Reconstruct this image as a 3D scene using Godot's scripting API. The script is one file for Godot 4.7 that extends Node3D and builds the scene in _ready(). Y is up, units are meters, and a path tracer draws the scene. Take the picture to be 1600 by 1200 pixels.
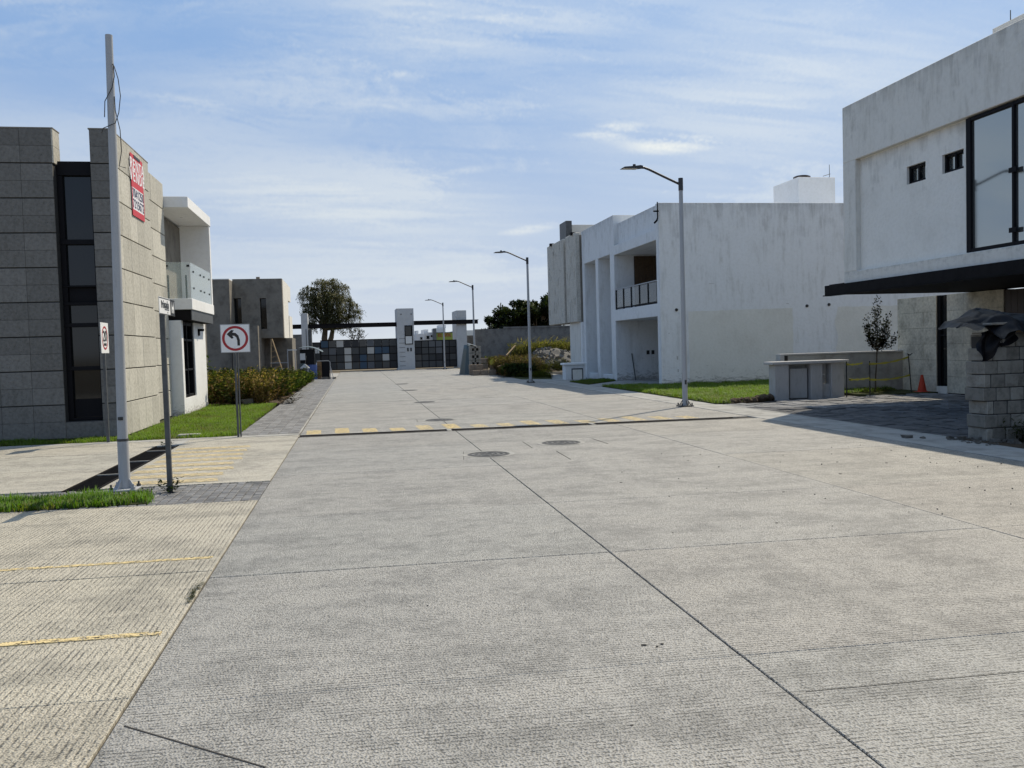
extends Node3D

var M := {}
var taken := {}
var rng := RandomNumberGenerator.new()

# ---------------------------------------------------------------- camera, sky, sun
func setup_view() -> void:
	var cam := Camera3D.new()
	cam.name = "camera"
	cam.basis = Basis(Vector3(0.98326833, -0.02896004, 0.17984633), Vector3(0.03633753, 0.99862206, -0.03786239), Vector3(-0.17850202, 0.04376406, 0.98296579)).orthonormalized()
	cam.position = Vector3(0, 1.62, 0)
	cam.fov = 47.925
	cam.near = 0.05
	cam.far = 5000.0
	add_child(cam)
	cam.current = true
	var we := WorldEnvironment.new()
	we.name = "world_environment"
	var env := Environment.new()
	env.background_mode = Environment.BG_SKY
	var sky := Sky.new()
	var psm := PanoramaSkyMaterial.new()
	psm.panorama = sky_image()
	psm.energy_multiplier = 1.0
	sky.sky_material = psm
	env.sky = sky
	env.tonemap_mode = Environment.TONE_MAPPER_LINEAR
	env.tonemap_exposure = 1.0
	env.sdfgi_enabled = true
	env.ssao_enabled = true
	env.ssil_enabled = true
	we.environment = env
	add_child(we)
	var sun := DirectionalLight3D.new()
	sun.name = "sun"
	sun.light_energy = 1.55
	sun.light_color = Color(1.0, 0.95, 0.86)
	sun.light_angular_distance = 0.5
	sun.shadow_enabled = true
	add_child(sun)
	sun.look_at_from_position(Vector3.ZERO, -SUN, Vector3.UP)

var SUN := Vector3(0.58, 1.0, -0.53).normalized()

func wisp(az: float, el: float, a0: float, e0: float, wa: float, we: float, tilt: float) -> float:
	var x := (az - a0) / wa
	var y := (el - e0 - tilt * (az - a0)) / we
	return exp(-x * x - y * y)

func sky_image() -> ImageTexture:
	var w := 4096
	var h := 2048
	var n1 := FastNoiseLite.new()
	n1.seed = 11
	n1.frequency = 0.55
	n1.fractal_octaves = 6
	n1.fractal_gain = 0.55
	n1.domain_warp_enabled = true
	n1.domain_warp_amplitude = 0.9
	n1.domain_warp_frequency = 0.5
	var n2 := FastNoiseLite.new()
	n2.seed = 5
	n2.frequency = 2.2
	n2.fractal_octaves = 6
	n2.fractal_gain = 0.62
	n2.domain_warp_enabled = true
	n2.domain_warp_amplitude = 0.35
	n2.domain_warp_frequency = 1.2
	var data := PackedFloat32Array()
	data.resize(w * h * 3)
	var i := 0
	var r := 0.0
	var g := 0.0
	var b := 0.0
	for y in h:
		var phi := (0.5 - (y + 0.5) / h) * PI
		var sy := sin(phi)
		var cy := cos(phi)
		var el := rad_to_deg(phi)
		if sy < -0.02:
			for x in w:
				data[i] = 0.30
				data[i + 1] = 0.29
				data[i + 2] = 0.27
				i += 3
			continue
		# coarse rows far above the frame are repeated, the sky goes on there in the same way
		if el > 34.0 and y % 4 != 0 and y > 4:
			var back := i - w * 3
			for x in w * 3:
				data[i + x] = data[back + x]
			i += w * 3
			continue
		var t := pow(1.0 - clampf(sy, 0.0, 1.0), 4.6)
		var br := lerpf(0.12, 0.64, t)
		var bg := lerpf(0.31, 0.685, t)
		var bb := lerpf(0.655, 0.745, t)
		var q := 1.0 / (maxf(sy, 0.0) + 0.16)
		for x in w:
			var th := wrapf((x + 0.5) / w * TAU, -PI, PI)
			var az := rad_to_deg(th)
			if (absf(az - 11.0) < 42.0 and el < 34.0) or x % 4 == 0:
				var dx := sin(th) * cy
				var dz := -cos(th) * cy
				var px := dx * q
				var pz := dz * q
				var a := n1.get_noise_3d(px * 0.62 + pz * 0.25, pz * 1.15, 3.0)
				var f := n2.get_noise_3d(px * 0.55 + pz * 0.35, pz * 2.6, 9.0)
				var c := smoothstep(-0.30, 0.42, a + f * 0.28) * (0.50 + 0.30 * smoothstep(-14.0, 8.0, az))
				var fib := clampf(0.72 + f * 1.5, 0.0, 1.3)
				c = maxf(c, 0.95 * wisp(az, el, -1.0, 9.6, 12.0, 2.6, -0.09) * clampf(0.85 + f * 0.8, 0.0, 1.1))
				c = maxf(c, 0.72 * wisp(az, el, 9.0, 20.5, 13.0, 3.4, 0.03) * clampf(0.8 + f * 1.2, 0.0, 1.2))
				c = maxf(c, 0.60 * wisp(az, el, 27.0, 15.0, 14.0, 6.0, 0.0) * clampf(0.85 + f, 0.0, 1.2))
				c *= 1.0 - 0.85 * clampf(wisp(az, el, -17.0, 15.6, 7.0, 1.6, 0.05) + 0.9 * wisp(az, el, 3.0, 13.6, 10.0, 1.3, 0.0) + 0.8 * wisp(az, el, -10.0, 18.6, 6.0, 1.6, 0.0), 0.0, 1.0)
				c = maxf(c, 0.75 * fib * (wisp(az, el, -9.0, 15.1, 4.2, 0.55, -0.07) + wisp(az, el, 2.8, 17.4, 4.5, 0.6, -0.04) + 0.8 * wisp(az, el, -17.5, 19.9, 4.0, 0.9, 0.03)))
				c = maxf(c, fib * 0.9 * (wisp(az, el, 7.3, 11.4, 2.0, 0.25, 0.06) + wisp(az, el, 11.6, 7.6, 2.3, 0.32, 0.12) + wisp(az, el, 4.5, 8.0, 1.6, 0.2, 0.02)))
				c = maxf(c, clampf((1.5 * wisp(az, el, 21.4, 12.5, 3.2, 0.62, -0.03) + 1.25 * wisp(az, el, 17.2, 13.6, 2.4, 0.55, 0.05)) * fib, 0.0, 1.7))
				c = clampf(c, 0.0, 1.7)
				var mu := dx * SUN.x + sy * SUN.y + dz * SUN.z
				var ang := acos(clampf(mu, -1.0, 1.0))
				var glow := 0.62 * exp(-ang / 0.44) + 0.9 * exp(-ang * ang / 0.012)
				r = lerpf(br, 0.635, c) + glow
				g = lerpf(bg, 0.70, c) + glow * 0.98
				b = lerpf(bb, 0.765, c) + glow * 0.84
			data[i] = r
			data[i + 1] = g
			data[i + 2] = b
			i += 3
	return ImageTexture.create_from_image(Image.create_from_data(w, h, false, Image.FORMAT_RGBF, data.to_byte_array()))

# ---------------------------------------------------------------- textures and materials
func noise_img(w: int, h: int, seed_: int, freq: float, octs: int, cell := false) -> PackedByteArray:
	var n := FastNoiseLite.new()
	n.seed = seed_
	n.frequency = freq
	n.fractal_octaves = octs
	if cell:
		n.noise_type = FastNoiseLite.TYPE_CELLULAR
		n.fractal_type = FastNoiseLite.FRACTAL_NONE
	var im := n.get_seamless_image(w, h)
	im.convert(Image.FORMAT_L8)
	return im.get_data()

# layers: [frequency, octaves, stretch_x, stretch_y, weight]; the noise is drawn small and stretched
func layered(n: int, layers: Array, seed_: int) -> PackedFloat32Array:
	var acc := PackedFloat32Array()
	acc.resize(n * n)
	acc.fill(0.5)
	var k := 0
	for L in layers:
		k += 1
		var w: int = maxi(8, int(n / L[2]))
		var h: int = maxi(8, int(n / L[3]))
		var nz := FastNoiseLite.new()
		nz.seed = seed_ * 31 + k
		nz.frequency = L[0]
		nz.fractal_octaves = L[1]
		var im := nz.get_seamless_image(w, h)
		if w != n or h != n:
			im.resize(n, n, Image.INTERPOLATE_CUBIC)
		im.convert(Image.FORMAT_L8)
		var d := im.get_data()
		var wt: float = L[4] / 255.0
		var off: float = L[4] * 0.5
		for i in n * n:
			acc[i] += d[i] * wt - off
	return acc

func ramp_tex(acc: PackedFloat32Array, n: int, stops: Array) -> ImageTexture:
	# stops: [[position, linear colour], ...]
	var lut := PackedByteArray()
	lut.resize(256 * 3)
	for v in 256:
		var t := v / 255.0
		var c: Color = stops[0][1]
		for s in range(1, stops.size()):
			if t >= stops[s - 1][0]:
				var u := clampf((t - stops[s - 1][0]) / maxf(stops[s][0] - stops[s - 1][0], 0.001), 0.0, 1.0)
				c = (stops[s - 1][1] as Color).lerp(stops[s][1], u)
		var q := c.linear_to_srgb()
		lut[v * 3] = clampi(int(q.r * 255.0 + 0.5), 0, 255)
		lut[v * 3 + 1] = clampi(int(q.g * 255.0 + 0.5), 0, 255)
		lut[v * 3 + 2] = clampi(int(q.b * 255.0 + 0.5), 0, 255)
	var out := PackedByteArray()
	out.resize(n * n * 3)
	for i in n * n:
		var v := clampi(int(acc[i] * 255.0), 0, 255) * 3
		out[i * 3] = lut[v]
		out[i * 3 + 1] = lut[v + 1]
		out[i * 3 + 2] = lut[v + 2]
	return ImageTexture.create_from_image(Image.create_from_data(n, n, false, Image.FORMAT_RGB8, out))

func gray_tex(acc: PackedFloat32Array, n: int) -> ImageTexture:
	var out := PackedByteArray()
	out.resize(n * n)
	for i in n * n:
		out[i] = clampi(int(acc[i] * 255.0), 0, 255)
	return ImageTexture.create_from_image(Image.create_from_data(n, n, false, Image.FORMAT_L8, out))

func lin(r: float, g: float, b: float) -> Color:
	return Color(r, g, b).linear_to_srgb()

func flat(called: String, c: Color, rough := 0.7, metal := 0.0) -> StandardMaterial3D:
	var m := StandardMaterial3D.new()
	m.resource_name = called
	m.albedo_color = c.linear_to_srgb()
	m.roughness = rough
	m.metallic = metal
	M[called] = m
	return m

# a rough surface: fine grain by triplanar mapping, wide stains multiplied over it, relief from the grain
func rough(called: String, tint: Color, grain: Texture2D, tile: float, bump: Texture2D, bump_cm: float, stain: Texture2D = null, stain_tile := 7.0, r := 0.9) -> StandardMaterial3D:
	var m := StandardMaterial3D.new()
	m.resource_name = called
	m.albedo_color = tint.linear_to_srgb()
	m.albedo_texture = grain
	m.roughness = r
	m.metallic_specular = 0.35
	m.uv1_triplanar = true
	m.uv1_world_triplanar = true
	m.uv1_scale = Vector3.ONE / tile
	if bump:
		m.heightmap_enabled = true
		m.heightmap_texture = bump
		m.heightmap_scale = bump_cm
	if stain:
		m.detail_enabled = true
		m.detail_albedo = stain
		m.detail_blend_mode = BaseMaterial3D.BLEND_MODE_MUL
		m.detail_uv_layer = BaseMaterial3D.DETAIL_UV_2
		m.uv2_triplanar = true
		m.uv2_world_triplanar = true
		m.uv2_scale = Vector3.ONE / stain_tile
	M[called] = m
	return m

# dirt that has run down from an edge (drips), or been splashed up from the ground: thin where it ends
func dirt_tex(splash: bool) -> ImageTexture:
	var n := 512
	var a := layered(n, ([[0.015, 4, 1, 1, 1.0], [0.06, 3, 1, 2, 0.7]] if splash else [[0.03, 3, 1, 16, 0.6], [0.08, 2, 1, 22, 0.5], [0.012, 2, 1, 2, 0.5]]), 91 if splash else 92)
	var out := PackedByteArray()
	out.resize(n * n * 4)
	for y in n:
		var v := float(y) / n
		for x in n:
			var i := y * n + x
			var k := 0.0
			if splash:
				k = clampf((a[i] * 0.9 - 0.30) + pow(v, 3.0) * 0.8 - 0.42, 0.0, 0.4)
			else:
				k = clampf((a[i] - 0.30 - v * 0.62) * 0.34, 0.0, 0.13) + 0.12 * exp(-v * 24.0) * a[i]
			k *= clampf(minf(v, 1.0 - v) * 60.0, 0.0, 1.0) if splash else clampf((1.0 - v) * 8.0, 0.0, 1.0)
			out[i * 4] = 110 if splash else 96
			out[i * 4 + 1] = 102 if splash else 94
			out[i * 4 + 2] = 86 if splash else 88
			out[i * 4 + 3] = clampi(int(k * 255.0), 0, 255)
	return ImageTexture.create_from_image(Image.create_from_data(n, n, false, Image.FORMAT_RGBA8, out))

# a film of dirt 3 mm before a wall: a is the top left corner seen from outside, u runs along the wall
func film(parent: Node, a: Vector3, u: Vector3, drop: float, mat: String, metres := 4.0) -> void:
	var s := mb()
	var d := Vector3(0, -drop, 0)
	var k := u.length() / metres
	var n := d.cross(u).normalized()
	for q in [[a, Vector2(0, 0)], [a + u, Vector2(k, 0)], [a + u + d, Vector2(k, 1)], [a, Vector2(0, 0)], [a + u + d, Vector2(k, 1)], [a + d, Vector2(0, 1)]]:
		s.set_normal(n)
		s.set_uv(q[1])
		s.add_vertex(q[0])
	obj("dirt_film", s, mat, parent)

# worn paint: opaque where the noise is high, holes where it is low
func holes(level: float) -> ImageTexture:
	var n := 512
	var a := layered(n, [[0.02, 4, 1, 1, 0.7], [0.10, 3, 1, 1, 0.9], [0.09, 2, 8, 1, 0.7]], 71)
	var out := PackedByteArray()
	out.resize(n * n * 4)
	for i in n * n:
		var v := clampi(int(215.0 + a[i] * 60.0), 0, 255)
		out[i * 4] = v
		out[i * 4 + 1] = v
		out[i * 4 + 2] = v
		out[i * 4 + 3] = clampi(int((a[i] - level) * 900.0 + 128.0), 0, 255)
	return ImageTexture.create_from_image(Image.create_from_data(n, n, false, Image.FORMAT_RGBA8, out))

func grooved(n: int, lines: int, along_x: bool, seed_: int, depth: float) -> Array:
	# brushed concrete: [colour factor picture, height picture]; uneven drag lines, worn away in places, over sandy speckle
	var r := RandomNumberGenerator.new()
	r.seed = seed_
	var prof := PackedFloat32Array()
	prof.resize(n)
	for k in lines:
		var c := (k + 0.5 + r.randf_range(-0.12, 0.12)) * n / lines
		var wd := n / float(lines) * r.randf_range(0.11, 0.17)
		var amp := r.randf_range(0.6, 1.0)
		for i in range(int(c - 4.0 * wd), int(c + 4.0 * wd) + 1):
			var d := (i - c) / wd
			prof[posmod(i, n)] += amp * exp(-d * d)
	var wear := layered(n, [[0.008, 3, 1, 1, 0.7], [0.04, 3, (3 if along_x else 1), (1 if along_x else 3), 0.45]], seed_ + 1)
	var speck := layered(n, [[0.05, 2, 1, 1, 0.6], [0.13, 2, 1, 1, 1.25]], seed_ + 2)
	var col := PackedFloat32Array()
	var hgt := PackedFloat32Array()
	col.resize(n * n)
	hgt.resize(n * n)
	for y in n:
		for x in n:
			var i := y * n + x
			var g := prof[y] if along_x else prof[x]
			g *= clampf((wear[i] - 0.12) * 2.0, 0.45, 1.1)
			var s := speck[i] - 0.5
			hgt[i] = 0.62 - g * 0.55 * depth + s * 0.75
			col[i] = 0.66 - g * 0.56 * depth + s * 0.95
	return [col, hgt]

func make_materials() -> void:
	var stain := ramp_tex(layered(512, [[0.008, 5, 1, 1, 1.1], [0.03, 4, 1, 1, 0.5]], 3), 512, [[0.0, Color(0.62, 0.61, 0.60)], [0.5, Color(0.92, 0.915, 0.90)], [1.0, Color(1.08, 1.07, 1.05)]])
	# stains dragged across the road by tyres and by the finishing brush
	var road_stain := ramp_tex(layered(512, [[0.012, 5, 1.4, 1, 1.1], [0.035, 4, 5, 1, 0.7], [0.07, 4, 1, 1, 0.8]], 8), 512, [[0.0, Color(0.68, 0.68, 0.672)], [0.40, Color(0.86, 0.857, 0.845)], [0.6, Color(0.95, 0.945, 0.93)], [1.0, Color(1.0, 0.99, 0.965)]])
	# rain streaks run down: stretched along v
	var streak := ramp_tex(layered(512, [[0.05, 4, 1, 7, 0.8], [0.012, 4, 1, 1.5, 0.7], [0.2, 2, 1, 4, 0.3]], 21), 512, [[0.0, Color(0.84, 0.835, 0.82)], [0.4, Color(0.97, 0.97, 0.965)], [1.0, Color(1.0, 1.0, 1.0)]])
	var streak_dark := ramp_tex(layered(512, [[0.06, 4, 1, 7, 0.9], [0.012, 4, 1, 1.5, 0.8], [0.2, 2, 1, 4, 0.35]], 22), 512, [[0.0, Color(0.76, 0.755, 0.74)], [0.35, Color(0.95, 0.945, 0.935)], [1.0, Color(1.0, 1.0, 0.99)]])
	var soft := ramp_tex(layered(512, [[0.008, 4, 1, 1, 1.0], [0.03, 4, 1, 2, 0.4]], 28), 512, [[0.0, Color(0.90, 0.895, 0.885)], [0.5, Color(0.97, 0.97, 0.965)], [1.0, Color(1.0, 1.0, 1.0)]])
	var fine_acc := layered(512, [[0.10, 3, 1, 1, 0.9], [0.4, 2, 1, 1, 0.6]], 31)
	var fine := ramp_tex(fine_acc, 512, [[0.0, Color(0.72, 0.71, 0.69)], [0.5, Color(0.95, 0.95, 0.94)], [1.0, Color(1.0, 1.0, 1.0)]])
	var fine_h := gray_tex(fine_acc, 512)
	var plaster_acc := layered(512, [[0.02, 4, 1, 1, 0.8], [0.16, 3, 1, 1, 0.5]], 35)
	var plaster := ramp_tex(plaster_acc, 512, [[0.0, Color(0.90, 0.895, 0.88)], [0.5, Color(0.97, 0.97, 0.965)], [1.0, Color(1.0, 1.0, 1.0)]])
	var plaster_h := gray_tex(plaster_acc, 512)
	# quarried stone: grey ground with darker pores
	var pore := layered(512, [[0.055, 2, 1, 1, 1.5]], 41)
	var ground_n := layered(512, [[0.02, 5, 1, 1, 1.0], [0.3, 2, 1, 1, 0.4]], 42)
	var st := PackedFloat32Array()
	var sh := PackedFloat32Array()
	st.resize(512 * 512)
	sh.resize(512 * 512)
	for i in 512 * 512:
		var p := smoothstep(0.96, 1.10, pore[i])
		st[i] = 0.42 + (ground_n[i] - 0.5) * 0.42 + 0.16 - p * 0.42
		sh[i] = 0.6 + (ground_n[i] - 0.5) * 0.5 - p * 0.5
	var stone := ramp_tex(st, 512, [[0.0, Color(0.28, 0.26, 0.24)], [0.4, Color(0.74, 0.72, 0.69)], [0.7, Color(0.97, 0.95, 0.92)], [1.0, Color(1.05, 1.03, 1.0)]])
	var stone_h := gray_tex(sh, 512)

	# road slabs carry their own uv (metres across and along), so that the brush lines follow the joints
	var gx := grooved(1024, 66, true, 51, 1.0)
	var gz := grooved(1024, 52, false, 52, 1.15)
	for q in [["road_concrete", gx, Color(0.325, 0.318, 0.302), road_stain, 5.5], ["apron_concrete", gz, Color(0.46, 0.425, 0.35), road_stain, 6.0], ["lane_concrete", gx, Color(0.49, 0.46, 0.395), road_stain, 6.5]]:
		var m := StandardMaterial3D.new()
		m.resource_name = q[0]
		m.albedo_color = (q[2] as Color).linear_to_srgb()
		m.albedo_texture = ramp_tex(q[1][0], 1024, [[0.0, Color(0.20, 0.195, 0.185)], [0.35, Color(0.54, 0.53, 0.51)], [0.62, Color(0.90, 0.895, 0.88)], [0.85, Color(1.0, 1.0, 0.99)], [1.0, Color(1.0, 1.0, 1.0)]])
		m.roughness = 0.66
		m.metallic_specular = 0.5
		m.heightmap_enabled = true
		m.heightmap_texture = gray_tex(q[1][1], 1024)
		m.heightmap_scale = 0.8
		m.uv1_scale = Vector3(0.5, 0.5, 0.5)
		m.detail_enabled = true
		m.detail_albedo = q[3]
		m.detail_blend_mode = BaseMaterial3D.BLEND_MODE_MUL
		m.detail_uv_layer = BaseMaterial3D.DETAIL_UV_2
		m.uv2_triplanar = true
		m.uv2_world_triplanar = true
		m.uv2_scale = Vector3.ONE / float(q[4])
		m.vertex_color_use_as_albedo = true
		M[q[0]] = m
	rough("joint_dirt", Color(0.06, 0.055, 0.05), fine, 0.6, fine_h, 0.5)
	rough("walk_concrete", Color(0.36, 0.355, 0.34), fine, 1.1, fine_h, 0.5, stain, 4.0)
	rough("kerb_concrete", Color(0.33, 0.325, 0.31), fine, 0.9, fine_h, 0.5, stain, 3.0)
	for k in 4:
		var f: float = [1.0, 0.86, 1.12, 0.94][k]
		rough("paver_%d" % k, Color(0.125, 0.127, 0.134) * f, fine, 0.55, fine_h, 0.7, stain, 2.3)
	var pm := rough("paver_many", Color(0.235, 0.235, 0.24), fine, 0.55, fine_h, 0.7, stain, 2.3)
	pm.vertex_color_use_as_albedo = true
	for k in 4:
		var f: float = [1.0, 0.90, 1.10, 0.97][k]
		rough("stone_%d" % k, Color(0.178, 0.177, 0.172) * f, stone, 0.95, stone_h, 0.8, streak, 3.1)  # shaded front of the cladding: its shade is put into this darker tint
		rough("sunlit_stone_%d" % k, Color(0.53, 0.52, 0.47) * f, stone, 1.1, stone_h, 0.6, streak, 3.1)  # same cladding on the sunlit side: sunlight is put into this lighter tint
	for k in 4:
		rough("porch_stone_%d" % k, Color(0.66, 0.625, 0.53) * [1.0, 0.95, 1.05, 0.98][k], stone, 1.1, stone_h, 0.6, stain, 3.1)
	rough("mortar", Color(0.05, 0.05, 0.05), fine, 0.5, fine_h, 0.4)
	rough("white_paint", Color(0.69, 0.70, 0.705), plaster, 1.7, plaster_h, 0.5, streak, 6.3, 0.8)
	rough("gate_paint", Color(0.50, 0.505, 0.51), plaster, 1.7, plaster_h, 0.5, soft, 4.0, 0.85)
	rough("white_paint_clean", Color(0.80, 0.80, 0.795), plaster, 1.7, plaster_h, 0.3, soft, 9.0, 0.7)
	rough("patch_paint", Color(0.66, 0.65, 0.60), plaster, 1.4, plaster_h, 0.4, soft, 5.0, 0.85)
	rough("cream_paint", Color(0.70, 0.675, 0.62), plaster, 1.3, plaster_h, 0.6, streak, 6.1, 0.85)
	rough("cream_recess", Color(0.78, 0.755, 0.70), plaster, 1.3, plaster_h, 0.6, soft, 5.1, 0.85)
	rough("grey_render", Color(0.22, 0.20, 0.172), plaster, 1.6, fine_h, 0.8, stain, 3.7, 0.95)
	rough("wall_render", Color(0.19, 0.185, 0.18), plaster, 1.6, fine_h, 0.8, stain, 3.3, 0.95)
	rough("rough_stone", Color(0.60, 0.585, 0.54), stone, 1.3, stone_h, 2.0, streak_dark, 2.6)
	rough("garden_render", Color(0.38, 0.37, 0.35), plaster, 1.6, fine_h, 0.8, stain, 3.3, 0.95)
	rough("raw_concrete", Color(0.47, 0.46, 0.45), fine, 0.8, fine_h, 0.6, streak, 1.4)
	for k in 4:
		var f: float = [1.0, 0.82, 1.15, 0.92][k]
		rough("block_%d" % k, Color(0.34, 0.32, 0.285) * f, fine, 0.35, fine_h, 1.2, stain, 0.9)
	rough("clay_block", Color(0.30, 0.24, 0.185), fine, 0.35, fine_h, 1.0, stain, 0.9)
	rough("soil", Color(0.13, 0.095, 0.065), fine, 0.8, fine_h, 3.0, stain, 2.5, 1.0)
	rough("turf_soil", Color(0.075, 0.085, 0.03), fine, 0.5, fine_h, 2.0, stain, 2.5, 1.0)
	rough("earth", Color(0.20, 0.165, 0.115), fine, 1.5, fine_h, 3.0, stain, 11.0, 1.0)
	rough("rubble", Color(0.175, 0.165, 0.15), fine, 0.6, fine_h, 2.0, stain, 1.3, 1.0)
	rough("timber", Color(0.36, 0.27, 0.165), ramp_tex(layered(256, [[0.05, 3, 8, 1, 1.2]], 61), 256, [[0.0, Color(0.6, 0.55, 0.5)], [1.0, Color(1, 1, 1)]]), 0.4, null, 0.0, stain, 1.1)
	rough("old_timber", Color(0.30, 0.275, 0.24), M["timber"].albedo_texture, 0.4, null, 0.0, stain, 1.1)
	rough("plywood", Color(0.24, 0.155, 0.085), M["timber"].albedo_texture, 0.9, null, 0.0, stain, 1.3)
	rough("iron", Color(0.075, 0.075, 0.075), fine, 0.3, fine_h, 0.4, stain, 0.7, 0.55)
	rough("worn_iron", Color(0.15, 0.15, 0.15), fine, 0.3, fine_h, 0.4, stain, 0.7, 0.6)
	flat("black_metal", Color(0.010, 0.010, 0.012), 0.55).metallic_specular = 0.2
	rough("black_steel", Color(0.013, 0.012, 0.013), fine, 0.7, null, 0.0, stain, 1.3, 0.7).metallic_specular = 0.2
	rough("galvanised", Color(0.36, 0.37, 0.39), fine, 0.5, null, 0.0, streak, 1.7, 0.5)
	rough("pole_paint", Color(0.40, 0.41, 0.43), fine, 0.6, null, 0.0, streak, 2.0, 0.45)
	rough("post_grey", Color(0.10, 0.105, 0.11), fine, 0.4, null, 0.0, stain, 1.0, 0.5)
	flat("lamp_head", Color(0.03, 0.03, 0.033), 0.5)
	flat("dark_glass", Color(0.008, 0.01, 0.011), 0.06)
	var rg := flat("mirror_glass", Color(0.36, 0.38, 0.37), 0.05, 0.85)
	rg.metallic_specular = 0.6
	var gl := flat("clear_glass", Color(0.75, 0.9, 0.88), 0.03)
	gl.transparency = BaseMaterial3D.TRANSPARENCY_ALPHA
	gl.albedo_color.a = 0.14
	gl.metallic_specular = 0.28
	var sg := flat("smoked_glass", Color(0.16, 0.19, 0.20), 0.03)
	sg.transparency = BaseMaterial3D.TRANSPARENCY_ALPHA
	sg.albedo_color.a = 0.45
	sg.metallic_specular = 0.3
	flat("sign_white", Color(0.72, 0.72, 0.71), 0.5)
	flat("sign_red", Color(0.33, 0.015, 0.02), 0.5)
	flat("sign_black", Color(0.012, 0.012, 0.012), 0.5)
	flat("banner_red", Color(0.50, 0.035, 0.055), 0.7)
	flat("banner_white", Color(0.72, 0.70, 0.72), 0.7)
	flat("banner_blue", Color(0.06, 0.07, 0.12), 0.7)
	for q in [["drip_dirt", 0], ["splash_dirt", 1]]:
		var dm := StandardMaterial3D.new()
		dm.resource_name = q[0]
		dm.albedo_texture = dirt_tex(q[1] == 1)
		dm.transparency = BaseMaterial3D.TRANSPARENCY_ALPHA
		dm.roughness = 0.95
		M[q[0]] = dm
	for q in [["yellow_paint", Color(0.60, 0.475, 0.245), 0.44], ["faded_yellow", Color(0.58, 0.47, 0.27), 0.47]]:
		var wm := rough(q[0], q[1], holes(q[2]), 0.9, null, 0.0, soft, 1.7)
		wm.transparency = BaseMaterial3D.TRANSPARENCY_ALPHA_SCISSOR
		wm.alpha_scissor_threshold = 0.5
	flat("cone_orange", Color(0.52, 0.05, 0.02), 0.6)
	flat("tape_yellow", Color(0.55, 0.50, 0.06), 0.5)
	flat("black_plastic", Color(0.006, 0.006, 0.008), 0.42).metallic_specular = 0.3
	flat("tarp_grey", Color(0.06, 0.085, 0.087), 0.38)
	flat("sheet_white", Color(0.6, 0.6, 0.58), 0.6)
	flat("blue_plastic", Color(0.045, 0.085, 0.24), 0.45)
	flat("drum_grey", Color(0.30, 0.31, 0.33), 0.5)
	flat("brown_door", Color(0.035, 0.02, 0.014), 0.5)
	rough("slat_wood", Color(0.11, 0.075, 0.045), M["timber"].albedo_texture, 0.5, null, 0.0)
	flat("far_white", Color(0.6, 0.6, 0.6), 0.9)
	flat("far_green", Color(0.25, 0.30, 0.06), 0.9)
	flat("far_red", Color(0.35, 0.05, 0.04), 0.9)
	flat("far_grey", Color(0.12, 0.125, 0.13), 0.9)
	for k in 7:
		flat("gate_%d" % k, [Color(0.022, 0.025, 0.027), Color(0.045, 0.047, 0.048), Color(0.07, 0.066, 0.06), Color(0.010, 0.011, 0.014), Color(0.42, 0.41, 0.38), Color(0.022, 0.055, 0.095), Color(0.085, 0.09, 0.098)][k], 0.5)
	var gm := flat("grass_blade", Color(0.085, 0.135, 0.022), 0.75)
	gm.albedo_color = Color.WHITE
	gm.vertex_color_use_as_albedo = true
	gm.backlight_enabled = true
	gm.backlight = Color(0.95, 1.0, 0.55)
	var lm := flat("leaf", Color.WHITE, 0.6)
	lm.vertex_color_use_as_albedo = true
	lm.backlight_enabled = true
	lm.backlight = Color(0.85, 0.9, 0.5)
	rough("bark", Color(0.11, 0.085, 0.06), fine, 0.5, fine_h, 2.0, null, 1.0, 1.0)

# ---------------------------------------------------------------- mesh helpers
func mb() -> SurfaceTool:
	var s := SurfaceTool.new()
	s.begin(Mesh.PRIMITIVE_TRIANGLES)
	return s

func tri(s: SurfaceTool, a: Vector3, b: Vector3, c: Vector3) -> void:
	var n := (b - a).cross(c - a).normalized()
	for v in [a, c, b]:
		s.set_normal(n)
		s.set_uv(Vector2(v.x, v.z))
		s.add_vertex(v)

func quad(s: SurfaceTool, a: Vector3, b: Vector3, c: Vector3, d: Vector3) -> void:
	tri(s, a, b, c)
	tri(s, a, c, d)

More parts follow.
